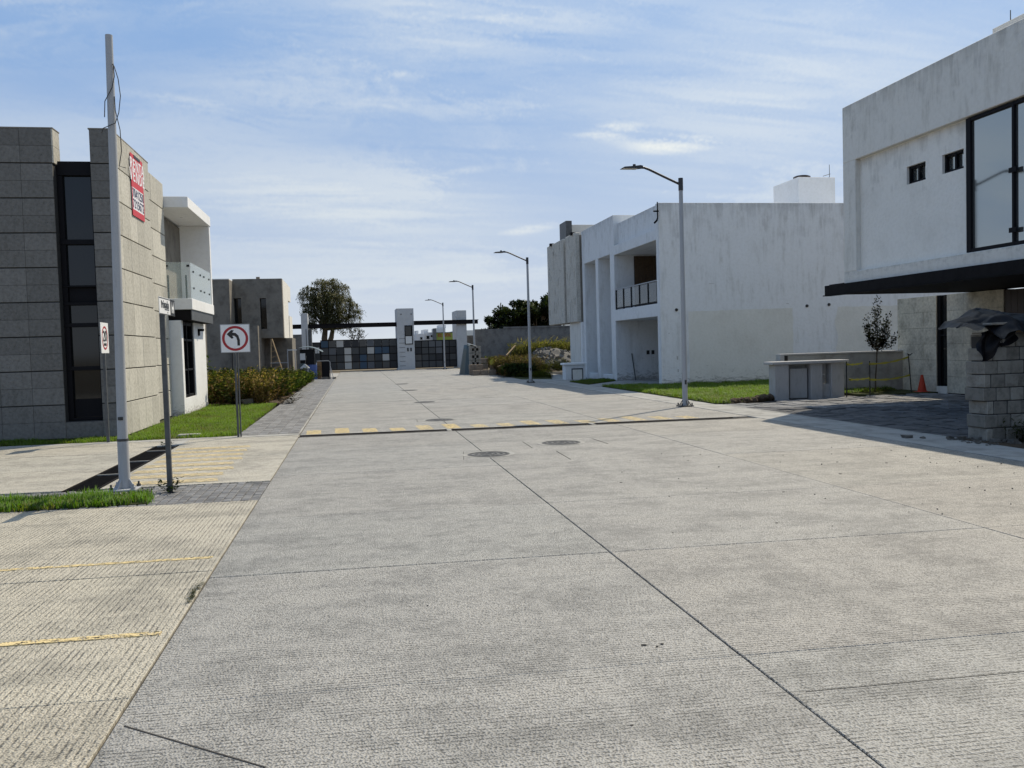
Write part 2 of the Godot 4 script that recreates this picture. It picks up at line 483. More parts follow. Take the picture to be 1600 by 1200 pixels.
# box between two corners, with chamfered edges when bv > 0; t moves the result
func bx(s: SurfaceTool, lo: Vector3, hi: Vector3, bv := 0.0, t := Transform3D()) -> void:
	var c := (lo + hi) * 0.5
	var e := (hi - lo).abs() * 0.5
	bv = minf(bv, minf(e.x, minf(e.y, e.z)) * 0.45)
	for ax in 3:
		var u := (ax + 1) % 3
		var v := (ax + 2) % 3
		for sg in [-1.0, 1.0]:
			var p := []
			for k in [[-1, -1], [1, -1], [1, 1], [-1, 1]]:
				var o := Vector3()
				o[ax] = e[ax] * sg
				o[u] = (e[u] - bv) * k[0]
				o[v] = (e[v] - bv) * k[1]
				p.append(t * (c + o))
			if sg > 0:
				quad(s, p[0], p[1], p[2], p[3])
			else:
				quad(s, p[3], p[2], p[1], p[0])
	if bv <= 0.0:
		return
	for ax in 3:
		var u := (ax + 1) % 3
		var v := (ax + 2) % 3
		for su in [-1.0, 1.0]:
			for sv in [-1.0, 1.0]:
				var p := []
				for k in [[0, -1], [0, 1], [1, 1], [1, -1]]:
					var o := Vector3()
					o[ax] = (e[ax] - bv) * k[1]
					o[u] = (e[u] - (bv if k[0] == 1 else 0.0)) * su
					o[v] = (e[v] - (0.0 if k[0] == 1 else bv)) * sv
					p.append(t * (c + o))
				if su * sv > 0:
					quad(s, p[3], p[2], p[1], p[0])
				else:
					quad(s, p[0], p[1], p[2], p[3])
	for sx in [-1.0, 1.0]:
		for sy in [-1.0, 1.0]:
			for sz in [-1.0, 1.0]:
				var a := t * (c + Vector3(e.x * sx, (e.y - bv) * sy, (e.z - bv) * sz))
				var b := t * (c + Vector3((e.x - bv) * sx, e.y * sy, (e.z - bv) * sz))
				var d := t * (c + Vector3((e.x - bv) * sx, (e.y - bv) * sy, e.z * sz))
				if sx * sy * sz > 0:
					tri(s, a, b, d)
				else:
					tri(s, a, d, b)

# beam with a rectangular section from p to q
func bar(s: SurfaceTool, p: Vector3, q: Vector3, w: float, h: float, bv := 0.0) -> void:
	var d := q - p
	var z := d.normalized()
	var up := Vector3.UP if absf(z.y) < 0.95 else Vector3.RIGHT
	var x := up.cross(z).normalized()
	var y := z.cross(x)
	bx(s, Vector3(-w / 2, -h / 2, 0), Vector3(w / 2, h / 2, d.length()), bv, Transform3D(Basis(x, y, z), p))

func tube(s: SurfaceTool, pts: Array, rad: Array, n := 10, cap := true) -> void:
	var rings := []
	var px := Vector3.ZERO
	for i in pts.size():
		var a: Vector3 = pts[maxi(i - 1, 0)]
		var b: Vector3 = pts[mini(i + 1, pts.size() - 1)]
		var z := (b - a).normalized()
		if z.length() < 0.5:
			z = Vector3.UP
		if i == 0:
			px = (Vector3.RIGHT if absf(z.x) < 0.8 else Vector3.UP)
		px = (px - z * px.dot(z)).normalized()
		var py := z.cross(px)
		var ring := []
		for k in n:
			var an := TAU * k / n
			var dir := px * cos(an) + py * sin(an)
			ring.append([(pts[i] as Vector3) + dir * float(rad[i]), dir])
		rings.append(ring)
	for i in pts.size() - 1:
		for k in n:
			var k2 := (k + 1) % n
			var q := [rings[i][k], rings[i][k2], rings[i + 1][k2], rings[i + 1][k]]
			for j in [0, 2, 1, 0, 3, 2]:
				s.set_normal(q[j][1])
				s.set_uv(Vector2(float(k) / n, i))
				s.add_vertex(q[j][0])
	if cap:
		for e in [0, pts.size() - 1]:
			for k in n:
				if e == 0:
					tri(s, pts[e], rings[e][(k + 1) % n][0], rings[e][k][0])
				else:
					tri(s, pts[e], rings[e][k][0], rings[e][(k + 1) % n][0])

# flat polygon (x, z) pushed up from y0 to y1
func slab(s: SurfaceTool, poly: Array, y0: float, y1: float) -> void:
	var p := PackedVector2Array(poly)
	if Geometry2D.is_polygon_clockwise(p):
		p.reverse()
	var idx := Geometry2D.triangulate_polygon(p)
	for i in range(0, idx.size(), 3):
		var a := p[idx[i]]
		var b := p[idx[i + 1]]
		var c := p[idx[i + 2]]
		if (b - a).cross(c - a) > 0:
			var t := b
			b = c
			c = t
		tri(s, Vector3(a.x, y1, a.y), Vector3(b.x, y1, b.y), Vector3(c.x, y1, c.y))
		tri(s, Vector3(a.x, y0, a.y), Vector3(c.x, y0, c.y), Vector3(b.x, y0, b.y))
	var ccw := not Geometry2D.is_polygon_clockwise(p)
	for i in p.size():
		var a := p[i]
		var b := p[(i + 1) % p.size()]
		if not ccw:
			var t := a
			a = b
			b = t
		var e := Vector3(b.x - a.x, 0, b.y - a.y)
		var n := Vector3(e.z, 0, -e.x)
		var q := [Vector3(a.x, y0, a.y), Vector3(a.x, y1, a.y), Vector3(b.x, y1, b.y), Vector3(b.x, y0, b.y)]
		if (q[1] - q[0]).cross(q[2] - q[0]).dot(n) > 0:
			quad(s, q[0], q[1], q[2], q[3])
		else:
			quad(s, q[3], q[2], q[1], q[0])

# polygon in a plane (x, y of t) with a thickness along t's z
func plate(s: SurfaceTool, poly: Array, thick: float, t: Transform3D) -> void:
	var p := PackedVector2Array(poly)
	var idx := Geometry2D.triangulate_polygon(p)
	for i in range(0, idx.size(), 3):
		var a := p[idx[i]]
		var b := p[idx[i + 1]]
		var c := p[idx[i + 2]]
		if (b - a).cross(c - a) < 0:
			var w := b
			b = c
			c = w
		tri(s, t * Vector3(a.x, a.y, thick), t * Vector3(b.x, b.y, thick), t * Vector3(c.x, c.y, thick))
		tri(s, t * Vector3(a.x, a.y, 0), t * Vector3(c.x, c.y, 0), t * Vector3(b.x, b.y, 0))
	var area := 0.0
	for i in p.size():
		area += p[i].cross(p[(i + 1) % p.size()])
	for i in p.size():
		var a := p[i]
		var b := p[(i + 1) % p.size()]
		if area < 0:
			var w := a
			a = b
			b = w
		quad(s, t * Vector3(a.x, a.y, 0), t * Vector3(b.x, b.y, 0), t * Vector3(b.x, b.y, thick), t * Vector3(a.x, a.y, thick))

func ring_poly(r: float, n: int, c := Vector2.ZERO) -> Array:
	var a := []
	for k in n:
		a.append(c + Vector2(cos(TAU * k / n), sin(TAU * k / n)) * r)
	return a

# flat ring with thickness along t's z
func annulus(s: SurfaceTool, r0: float, r1: float, thick: float, t: Transform3D, n := 36) -> void:
	for k in n:
		var a := Vector2.from_angle(TAU * k / n)
		var b := Vector2.from_angle(TAU * (k + 1) / n)
		var f := func(v: Vector2, r: float, z: float) -> Vector3: return t * Vector3(v.x * r, v.y * r, z)
		quad(s, f.call(a, r0, thick), f.call(a, r1, thick), f.call(b, r1, thick), f.call(b, r0, thick))
		quad(s, f.call(a, r1, 0.0), f.call(b, r1, 0.0), f.call(b, r1, thick), f.call(a, r1, thick))
		quad(s, f.call(b, r0, 0.0), f.call(a, r0, 0.0), f.call(a, r0, thick), f.call(b, r0, thick))

# ---------------------------------------------------------------- scene helpers
func numbered(called: String) -> String:
	var k: int = taken.get(called, 0)
	taken[called] = k + 1
	return called if k == 0 else "%s_%03d" % [called, k]

func tag(o: Node, label: String, category := "", group := "", kind := "") -> void:
	if label:
		o.set_meta("label", label)
	if category:
		o.set_meta("category", category)
	if group:
		o.set_meta("group", group)
	if kind:
		o.set_meta("kind", kind)

func thing(called: String, label: String, category: String, group := "", at := Vector3.ZERO) -> Node3D:
	var o := Node3D.new()
	o.name = numbered(called)
	o.position = at
	add_child(o, true)
	tag(o, label, category, group)
	return o

func put(called: String, mesh: Mesh, mat: String, parent: Node = null, at := Transform3D()) -> MeshInstance3D:
	var o := MeshInstance3D.new()
	o.name = called if parent else numbered(called)
	o.mesh = mesh
	o.material_override = M[mat]
	o.transform = at
	(parent if parent else self).add_child(o, true)
	return o

func obj(called: String, s: SurfaceTool, mat: String, parent: Node = null) -> MeshInstance3D:
	return put(called, s.commit(), mat, parent)

func box(called: String, lo: Vector3, hi: Vector3, mat: String, parent: Node = null, bv := 0.0) -> MeshInstance3D:
	var s := mb()
	bx(s, lo, hi, bv)
	return obj(called, s, mat, parent)

func struct(called: String) -> Node3D:
	var o := Node3D.new()
	o.name = numbered(called)
	add_child(o, true)
	o.set_meta("kind", "structure")
	return o

func many(called: String, mesh: Mesh, mat: String, xf: Array, cols: Array, parent: Node = null) -> MultiMeshInstance3D:
	var mm := MultiMesh.new()
	mm.transform_format = MultiMesh.TRANSFORM_3D
	mm.use_colors = not cols.is_empty()
	mm.mesh = mesh
	mm.instance_count = xf.size()
	for i in xf.size():
		mm.set_instance_transform(i, xf[i])
		if cols:
			mm.set_instance_color(i, cols[i])
	var o := MultiMeshInstance3D.new()
	o.name = called if parent else numbered(called)
	o.multimesh = mm
	o.material_override = M[mat]
	o.set_meta("kind", "stuff")
	(parent if parent else self).add_child(o, true)
	return o

func at(x: float, y: float, z: float, turn := 0.0, sc := 1.0) -> Transform3D:
	return Transform3D(Basis(Vector3.UP, turn).scaled(Vector3.ONE * sc), Vector3(x, y, z))

func text(called: String, words: String, height: float, mat: String, parent: Node, t: Transform3D, font := "Droid Sans", squeeze := 1.0) -> void:
	var tm := TextMesh.new()
	var f := SystemFont.new()
	f.font_names = PackedStringArray([font])
	f.font_weight = 700
	tm.font = f
	tm.text = words
	tm.font_size = 64
	tm.pixel_size = height / 46.0
	tm.depth = 0.004
	put(called, tm, mat, parent, t * Transform3D(Basis.from_scale(Vector3(squeeze, 1, 1)), Vector3.ZERO))

# ---------------------------------------------------------------- ground
const SKEW := 0.034

func sz(x: float, z: float) -> float:
	return z + SKEW * (x + 1.1)

# concrete slabs cut by joints; each slab is a piece of its own
func slabs(parent: Node, xs: Array, zs: Array, gx: float, gz: float, mat: String, y1 := 0.0) -> void:
	for i in xs.size() - 1:
		for j in zs.size() - 1:
			var x0: float = xs[i] + gx * 0.5
			var x1: float = xs[i + 1] - gx * 0.5
			var z0: float = zs[j] - gz * 0.5
			var z1: float = zs[j + 1] + gz * 0.5
			var s := mb()
			var tone := rng.randf_range(0.93, 1.04)
			var warm := rng.randf_range(-0.015, 0.015) + (0.035 if x0 > 5.0 and z0 > -17.0 else 0.0)
			s.set_color(Color(tone + warm, tone, tone - warm))
			var y := y1 + rng.randf_range(-0.0015, 0.0015)
			var b := 0.004
			var c := [Vector3(x0, y, sz(x0, z0)), Vector3(x1, y, sz(x1, z0)), Vector3(x1, y, sz(x1, z1)), Vector3(x0, y, sz(x0, z1))]
			var mid: Vector3 = (c[0] + c[2]) * 0.5
			var top := []
			for v in c:
				top.append(v + Vector3(signf(mid.x - v.x) * b, 0, signf(mid.z - v.z) * b))
			slab_face(s, top[0], top[1], top[2], top[3])
			for k in 4:
				var k2 := (k + 1) % 4
				var d := Vector3(0, b, 0)
				slab_face(s, c[k] - d, c[k2] - d, top[k2], top[k])
				slab_face(s, c[k] - Vector3(0, 0.1, 0), c[k2] - Vector3(0, 0.1, 0), c[k2] - d, c[k] - d)
			obj("concrete_slab", s, mat, parent)

func slab_face(s: SurfaceTool, a: Vector3, b: Vector3, c: Vector3, d: Vector3) -> void:
	var n := (b - a).cross(c - a).normalized()
	for v in [a, c, b, a, d, c]:
		s.set_normal(n)
		s.set_uv(Vector2(v.x + 0.03 * (v.y), v.z - SKEW * (v.x + 1.1)))
		s.add_vertex(v)

func pave(parent: Node, x0: float, x1: float, z0: float, z1: float, px: float, pz: float, gap: float, limit: int, inside = null) -> void:
	# pavers laid in rows from z0 (near) to z1 (far), half bond; the first `limit` are pieces of their own
	var meshes := []
	for k in 3:
		var s := mb()
		bx(s, Vector3(-px / 2 + gap / 2, -0.08, -pz / 2 + gap / 2), Vector3(px / 2 - gap / 2, 0.0, pz / 2 - gap / 2), 0.008)
		meshes.append(s.commit())
	var xf := []
	var cols := []
	var n := 0
	var cx := x0 + px / 2
	var rows := []
	var i := 0
	while cx < x1:
		var z := z0 - (pz / 2 if i % 2 == 0 else pz)
		while z > z1:
			rows.append(Vector2(cx, z))
			z -= pz
		cx += px
		i += 1
	rows.sort_custom(func(a: Vector2, b: Vector2) -> bool: return a.length() < b.length())
	for p in rows:
		if inside != null and not inside.call(p.x, p.y):
			continue
		var t := at(p.x, rng.randf_range(-0.008, 0.006) * (2.0 if limit else 0.5), p.y)
		t.basis = t.basis * Basis.from_euler(Vector3(rng.randf_range(-0.012, 0.012), rng.randf_range(-0.01, 0.01), rng.randf_range(-0.01, 0.01)))
		if n < limit:
			put("paver", meshes[n % 3], "paver_%d" % rng.randi_range(0, 3), parent, t)
			n += 1
		else:
			xf.append(t)
			var f := rng.randf_range(0.8, 1.2)
			cols.append(Color(f, f, f))
	if xf:
		many("paver_field", meshes[0], "paver_many", xf, cols, parent)

func build_ground() -> void:
	var g := mb()
	bx(g, Vector3(-1500, -1.2, -3000), Vector3(1500, -0.17, 400))
	tag(obj("ground", g, "earth"), "", "", "", "structure")

	var road := struct("main_road")
	box("joint_bed", Vector3(-1.1, -0.11, -70.2), Vector3(8.15, -0.016, 6), "joint_dirt", road)
	var zr := [3.2, -0.6, -4.2, -6.52, -8.72, -11.7, -14.6, -16.86]
	slabs(road, [-1.1, 1.9, 5.1, 8.13], zr, 0.011, 0.007, "road_concrete")
	zr = [-17.30, -20.6, -24.0, -27.4, -30.8, -34.2, -37.6, -41.0, -44.4, -47.8, -51.2, -54.6, -58.0, -61.4, -64.8, -68.2, -70.0]
	slabs(road, [-1.1, 1.9, 5.1, 8.13], zr, 0.012, 0.012, "road_concrete")
	# saw cuts at the corners of the boxes round the manholes
	for c in [[1.62, -13.32, 1.50, -12.35], [2.98, -12.8, 2.95, -11.8], [2.75, -14.3, 2.72, -13.35], [3.95, -14.25, 3.98, -13.4], [-1.05, -3.98, -0.40, -3.44], [1.35, -19.9, 1.34, -19.2]]:
		var s := mb()
		bar(s, Vector3(c[0], 0.0, c[1]), Vector3(c[2], 0.0, c[3]), 0.007, 0.008)
		obj("saw_cut", s, "joint_dirt", road)
	# a deeper double drag line left by the finishing rake, tar spots
	for q in [[-0.9, 1.75, -3.78], [1.98, 5.0, -3.70], [-0.6, 1.6, -3.835]]:
		var s := mb()
		var xx: float = q[0]
		while xx < q[1]:
			var x2 := minf(xx + rng.randf_range(0.5, 1.3), q[1])
			bar(s, Vector3(xx, -0.0035, sz(xx, q[2])), Vector3(x2, -0.0035, sz(x2, q[2])), rng.randf_range(0.002, 0.005), 0.009)
			xx = x2 + rng.randf_range(0.01, 0.08)
		obj("rake_line", s, "joint_dirt", road)
	for q in [[1.47, -4.37, 0.022], [1.53, -4.33, 0.012], [1.57, -4.36, 0.016], [1.1, -3.45, 0.012], [3.6, -7.0, 0.02], [4.4, -8.4, 0.025], [2.6, -6.9, 0.012], [0.4, -5.4, 0.01], [3.0, -9.6, 0.03], [5.6, -9.3, 0.03], [6.1, -10.2, 0.02], [6.6, -9.9, 0.025]]:
		var s := mb()
		var ring := []
		for k in 9:
			var rr: float = 0.6 * q[2] * rng.randf_range(0.6, 1.2)
			ring.append(Vector2(q[0] + cos(k * TAU / 9) * rr, q[1] + sin(k * TAU / 9) * rr))
		slab(s, ring, -0.01, 0.0035)
		obj("tar_spot", s, "joint_dirt", road)
	# yellow bars before the drain
	for k in 15:
		var x0 := -0.98 + k * 0.555
		var s := mb()
		var wd := 0.285
		var far := 0.85 + 0.25 * sin(k * 1.7)
		slab(s, [Vector2(x0, sz(x0, -17.36)), Vector2(x0 + wd, sz(x0 + wd, -17.36)), Vector2(x0 + wd - 0.03, sz(x0 + wd, -17.36 - far)), Vector2(x0 - 0.03, sz(x0, -17.36 - far))], -0.01, 0.004)
		obj("yellow_bar", s, ("faded_yellow" if k > 3 and k != 5 else "yellow_paint"), road)

	# road drain across the main road: frame, grating bars, dark channel
	drain("road_drain", "dark trench drain grating across the main road beside yellow bars", Vector3(-1.1, 0, sz(-1.1, -17.08)), Vector3(7.75, 0, sz(7.75, -17.08)), 0.36, 2.9)
	drain("lane_drain", "dark trench drain grating across the side lane behind the tall bare pole", Vector3(-3.385, 0, -11.33), Vector3(-3.385, 0, -16.45), 0.40, 1.45)
	drain("walk_drain", "short dark drain across the left pavement in front of the turn sign", Vector3(-2.25, 0, -17.62), Vector3(-1.2, 0, -17.58), 0.12, 2.0)

	var apron := struct("side_apron")
	box("joint_bed", Vector3(-14, -0.11, -9.82), Vector3(-1.1, -0.014, 6), "joint_dirt", apron)
	slabs(apron, [-13.9, -9.6, -5.4, -1.101], [3.2, -1.0, -4.3, -6.72, -9.84], 0.01, 0.01, "apron_concrete", 0.004)
	for z in [-7.15, -5.27]:
		var s := mb()
		bar(s, Vector3(-9.0, 0.004, sz(-9.0, z)), Vector3(-1.17, 0.004, sz(-1.17, z)), 0.065, 0.011)
		obj("yellow_line", s, "yellow_paint", apron)

	var lane := struct("side_lane")
	box("joint_bed", Vector3(-16, -0.11, -17.4), Vector3(-1.1, -0.035, -11.34), "joint_dirt", lane)
	slabs(lane, [-15.9, -12.1, -8.0, -3.60], [-11.33, -13.4, -15.4, -17.36], 0.01, 0.01, "lane_concrete", 0.0)
	slabs(lane, [-3.17, -1.105], [-11.33, -14.2, -17.36], 0.01, 0.01, "lane_concrete", 0.0)
	box("lane_end", Vector3(-3.6, -0.1, -17.4), Vector3(-3.17, 0.0, -16.5), "walk_concrete", lane)
	# worn yellow hatching right of the drain
	for k in 8:
		var z0 := -11.55 - k * 0.57
		var s := mb()
		var xa := -3.10 + rng.randf_range(0.0, 0.05)
		var xb := -1.78 + rng.randf_range(-0.08, 0.05)
		slab(s, [Vector2(xa, z0), Vector2(xb, z0 + 0.02), Vector2(xb - 0.05, z0 - 0.27), Vector2(xa, z0 - 0.29)], -0.01, 0.0045)
		obj("yellow_bar", s, "faded_yellow", lane)

	# cobbled strip between apron and lane, pavement along the left edge of the road
	var walk := struct("left_pavement")
	box("sand_bed", Vector3(-14, -0.11, -11.32), Vector3(-1.105, -0.02, -9.85), "walk_concrete", walk)
	pave(walk, -9.0, -1.11, -9.87, -11.31, 0.10, 0.10, 0.010, 0)
	box("sand_bed", Vector3(-2.36, -0.11, -66), Vector3(-1.13, -0.02, -17.7), "walk_concrete", walk)
	pave(walk, -2.36, -1.14, -17.7, -56.0, 0.20, 0.2, 0.008, 0)
	box("edge_strip", Vector3(-14, -0.1, -17.72), Vector3(-1.13, 0.004, -17.40), "walk_concrete", walk)

	# right pavement and paved drive
	var rw := struct("right_pavement")
	box("sand_bed", Vector3(8.14, -0.11, -70), Vector3(9.1, -0.03, 6), "joint_dirt", rw)
	var z := 3.0
	while z > -69.0:
		box("concrete_slab", Vector3(8.145, -0.1, z - 1.99), Vector3(9.08, 0.006 + rng.randf_range(-0.002, 0.002), z), "walk_concrete", rw, 0.006)
		z -= 2.0
	var drive := struct("paved_drive")
	box("sand_bed", Vector3(9.1, -0.11, -23.0), Vector3(16.2, -0.03, -6), "joint_dirt", drive)
	pave(drive, 9.1, 15.85, -11.6, -21.25, 0.30, 0.40, 0.03, 300, func(x: float, zz: float) -> bool: return zz > -20.55 - maxf(0.0, x - 10.9) * 0.33 or (x > 10.9 and zz > -21.2))
	box("drive_edge", Vector3(9.02, -0.1, -20.3), Vector3(9.10, 0.012, -11.6), "kerb_concrete", drive, 0.006)
	# front strip of the white houses
	var strip := struct("front_path")
	slab_obj("path_concrete", [Vector2(9.08, -31.2), Vector2(11.0, -30.4), Vector2(15.0, -30.35), Vector2(15.0, -35.4), Vector2(11, -35.4), Vector2(9.08, -33.0)], -0.1, 0.01, "walk_concrete", strip)
	slab_obj("path_concrete", [Vector2(9.08, -36.3), Vector2(10.9, -37.5), Vector2(10.9, -48), Vector2(9.08, -48)], -0.1, 0.01, "walk_concrete", strip)
	slab_obj("kerb", [Vector2(9.08, -48), Vector2(15.0, -48), Vector2(15.0, -48.4), Vector2(9.08, -48.4)], -0.1, 0.07, "kerb_concrete", strip)

	# lawns: soil sheets with blades of grass
	lawn("lawn_soil", [Vector2(-14, -17.72), Vector2(-2.37, -17.72), Vector2(-2.5, -28.3), Vector2(-6, -28.6), Vector2(-14, -28)], 0.0, 190.0, 0.05, 0.085, "lawn", Color(0.14, 0.225, 0.028), func(x: float, zz: float) -> bool: return x > -4.55 or zz > -18.6)
	lawn("verge_soil", [Vector2(-9, -10.02), Vector2(-2.3, -10.02), Vector2(-2.42, -10.62), Vector2(-9, -10.72)], 0.01, 620.0, 0.075, 0.13, "verge_grass", Color(0.11, 0.21, 0.03), null)
	lawn("bank_soil", [Vector2(8.95, -20.5), Vector2(9.2, -20.35), Vector2(11.1, -21.5), Vector2(15.4, -22.6), Vector2(15.8, -29.95), Vector2(11.0, -30.0), Vector2(10.95, -30.4), Vector2(9.1, -31.2)], 0.035, 170.0, 0.05, 0.11, "bank_grass", Color(0.135, 0.21, 0.03), null)
	lawn("patch_soil", [Vector2(9.1, -33.1), Vector2(10.95, -35.5), Vector2(10.95, -37.3), Vector2(9.1, -36.2)], 0.02, 150.0, 0.05, 0.10, "patch_grass", Color(0.11, 0.17, 0.025), null)

func slab_obj(called: String, poly: Array, y0: float, y1: float, mat: String, parent: Node) -> MeshInstance3D:
	var s := mb()
	slab(s, poly, y0, y1)
	return obj(called, s, mat, parent)

func drain(called: String, label: String, a: Vector3, b: Vector3, w: float, seg: float) -> void:
	var t := thing(called, label, "drain")
	var d := (b - a).normalized()
	var n := Vector3(-d.z, 0, d.x)
	var L := (b - a).length()
	var s := mb()
	bar(s, a + Vector3(0, -0.10, 0), b + Vector3(0, -0.10, 0), w, 0.02)
	obj("channel", s, "joint_dirt", t)
	s = mb()
	for sg in [-1.0, 1.0]:
		bar(s, a + n * sg * (w / 2 - 0.012) + Vector3(0, -0.02, 0), b + n * sg * (w / 2 - 0.012) + Vector3(0, -0.02, 0), 0.024, 0.044)
	obj("frame", s, "black_steel", t)
	s = mb()
	var k := 0.03
	while k < L:
		var c := a + d * k + Vector3(0, -0.028, 0)
		bar(s, c - n * (w / 2 - 0.025), c + n * (w / 2 - 0.025), 0.014, 0.03)
		k += 0.05
	tag(obj("grating", s, "black_steel", t), "", "", "", "stuff")
	k = seg
	while k < L - 0.2:
		s = mb()
		var c := a + d * k + Vector3(0, -0.012, 0)
		bar(s, c - n * (w / 2 - 0.01), c + n * (w / 2 - 0.01), 0.09 if w < 0.38 else 0.03, 0.03)
		obj("cross_piece", s, "kerb_concrete", t)
		k += seg

func grass_mesh(seed_: int, blades: int, h: float, spread: float) -> ArrayMesh:
	var r := RandomNumberGenerator.new()
	r.seed = seed_
	var s := mb()
	for k in blades:
		var an := r.randf() * TAU
		var p := Vector3(r.randf_range(-1, 1), 0, r.randf_range(-1, 1)) * spread
		var out := Vector3(cos(an), 0, sin(an))
		var side := Vector3(-out.z, 0, out.x) * r.randf_range(0.028, 0.05)
		var hh := h * r.randf_range(0.55, 1.15)
		var lean := r.randf_range(0.1, 0.7) * hh
		var mid := p + Vector3(0, hh * 0.6, 0) + out * lean * 0.35
		var tip := p + Vector3(0, hh, 0) + out * lean
		var n := (Vector3.UP * 0.75 + out * 0.3).normalized()
		var dk := r.randf_range(0.75, 1.2)
		s.set_color(Color(dk, dk, dk))
		for v in [p - side, mid - side, p + side, p + side, mid - side, mid + side, mid - side, tip, mid + side]:
			s.set_normal(n)
			s.add_vertex(v)
	return s.commit()

func lawn(soil: String, poly: Array, y: float, density: float, h0: float, h1: float, called: String, c: Color, inside) -> void:
	tag(slab_obj(soil, poly, -0.12, y, "turf_soil", null), "", "", "", "structure")
	var p := PackedVector2Array(poly)
	var lo := p[0]
	var hi := p[0]
	for v in p:
		lo = lo.min(v)
		hi = hi.max(v)
	var meshes := grass_mesh(called.hash() & 0xffff, 9, 1.0, 0.5)
	var xf := []
	var cols := []
	var nz := FastNoiseLite.new()
	nz.seed = 77
	nz.frequency = 0.9
	var count := int((hi.x - lo.x) * (hi.y - lo.y) * density)
	for i in count:
		var q := Vector2(rng.randf_range(lo.x, hi.x), rng.randf_range(lo.y, hi.y))
		if not Geometry2D.is_point_in_polygon(q, p) or inside != null and not inside.call(q.x, q.y):
			continue
		var v := nz.get_noise_2d(q.x, q.y) + 0.6 * nz.get_noise_2d(q.x * 4.0, q.y * 4.0)
		var h := rng.randf_range(h0, h1) * (1.0 + v * 0.6)
		var b := Basis(Vector3.UP, rng.randf() * TAU) * Basis.from_scale(Vector3(0.13, h, 0.13))
		# blades stay blade-thin: widen only the tuft's footprint
		xf.append(Transform3D(b, Vector3(q.x, y - 0.005, q.y)))
		var f := rng.randf_range(0.8, 1.25) * (1.0 + v * 0.35)
		var dry := clampf(rng.randf() * 1.5 - 0.95 - v * 0.7, 0.0, 0.75)
		cols.append(Color(c.r * f, c.g * f, c.b * f).lerp(Color(0.20, 0.165, 0.06), dry))
	var o := many(called, meshes, "grass_blade", xf, cols)
	tag(o, {"lawn": "short green lawn beside the stone house and the turn sign", "verge_grass": "narrow strip of long grass beside the bare pole", "bank_grass": "rough grass in front of the blank white wall", "patch_grass": "small shaded grass patch in front of the white fins"}[called], "grass")


# ---------------------------------------------------------------- houses
var tile_meshes := {}

func tile_mesh(w: float, h: float, d: float, bv: float) -> Mesh:
	var key := "%.3f %.3f %.3f" % [w, h, d]
	if not tile_meshes.has(key):
		var s := mb()
		bx(s, Vector3(-w / 2, -h / 2, 0), Vector3(w / 2, h / 2, d), bv)
		tile_meshes[key] = s.commit()
	return tile_meshes[key]

# stone facing: rows of panels on a plane through o, along u, standing out along n
func facing(parent: Node, o: Vector3, u: Vector3, n: Vector3, cols: Array, y0: float, rows: int, rh: float, wide: float, tight: float, mat: String, skip = null, every := 2) -> void:
	var b := Basis(u, Vector3.UP, n)
	if b.determinant() < 0:
		b = Basis(-u, Vector3.UP, n)
	for r in rows:
		var ga := (wide if r % every == 0 else tight) * 0.5
		var gb := (wide if (r + 1) % every == 0 else tight) * 0.5
		var ya := y0 + r * rh + ga
		var yb := y0 + (r + 1) * rh - gb
		for c in cols.size() - 1:
			var ua: float = cols[c] + (tight * 0.5 if c > 0 else 0.0)
			var ub: float = cols[c + 1] - (tight * 0.5 if c < cols.size() - 2 else 0.0)
			var mid := Vector2((ua + ub) / 2, (ya + yb) / 2)
			if skip != null and skip.call(mid.x, mid.y):
				continue
			var p := o + u * mid.x + Vector3(0, mid.y, 0) + n * rng.randf_range(-0.003, 0.002)
			put("stone_panel", tile_mesh(absf(ub - ua), yb - ya, 0.03, 0.004), "%s_%d" % [mat, rng.randi_range(0, 3)], parent, Transform3D(b, p))

func sub(called: String, parent: Node) -> Node3D:
	var o := Node3D.new()
	o.name = called
	parent.add_child(o, true)
	return o

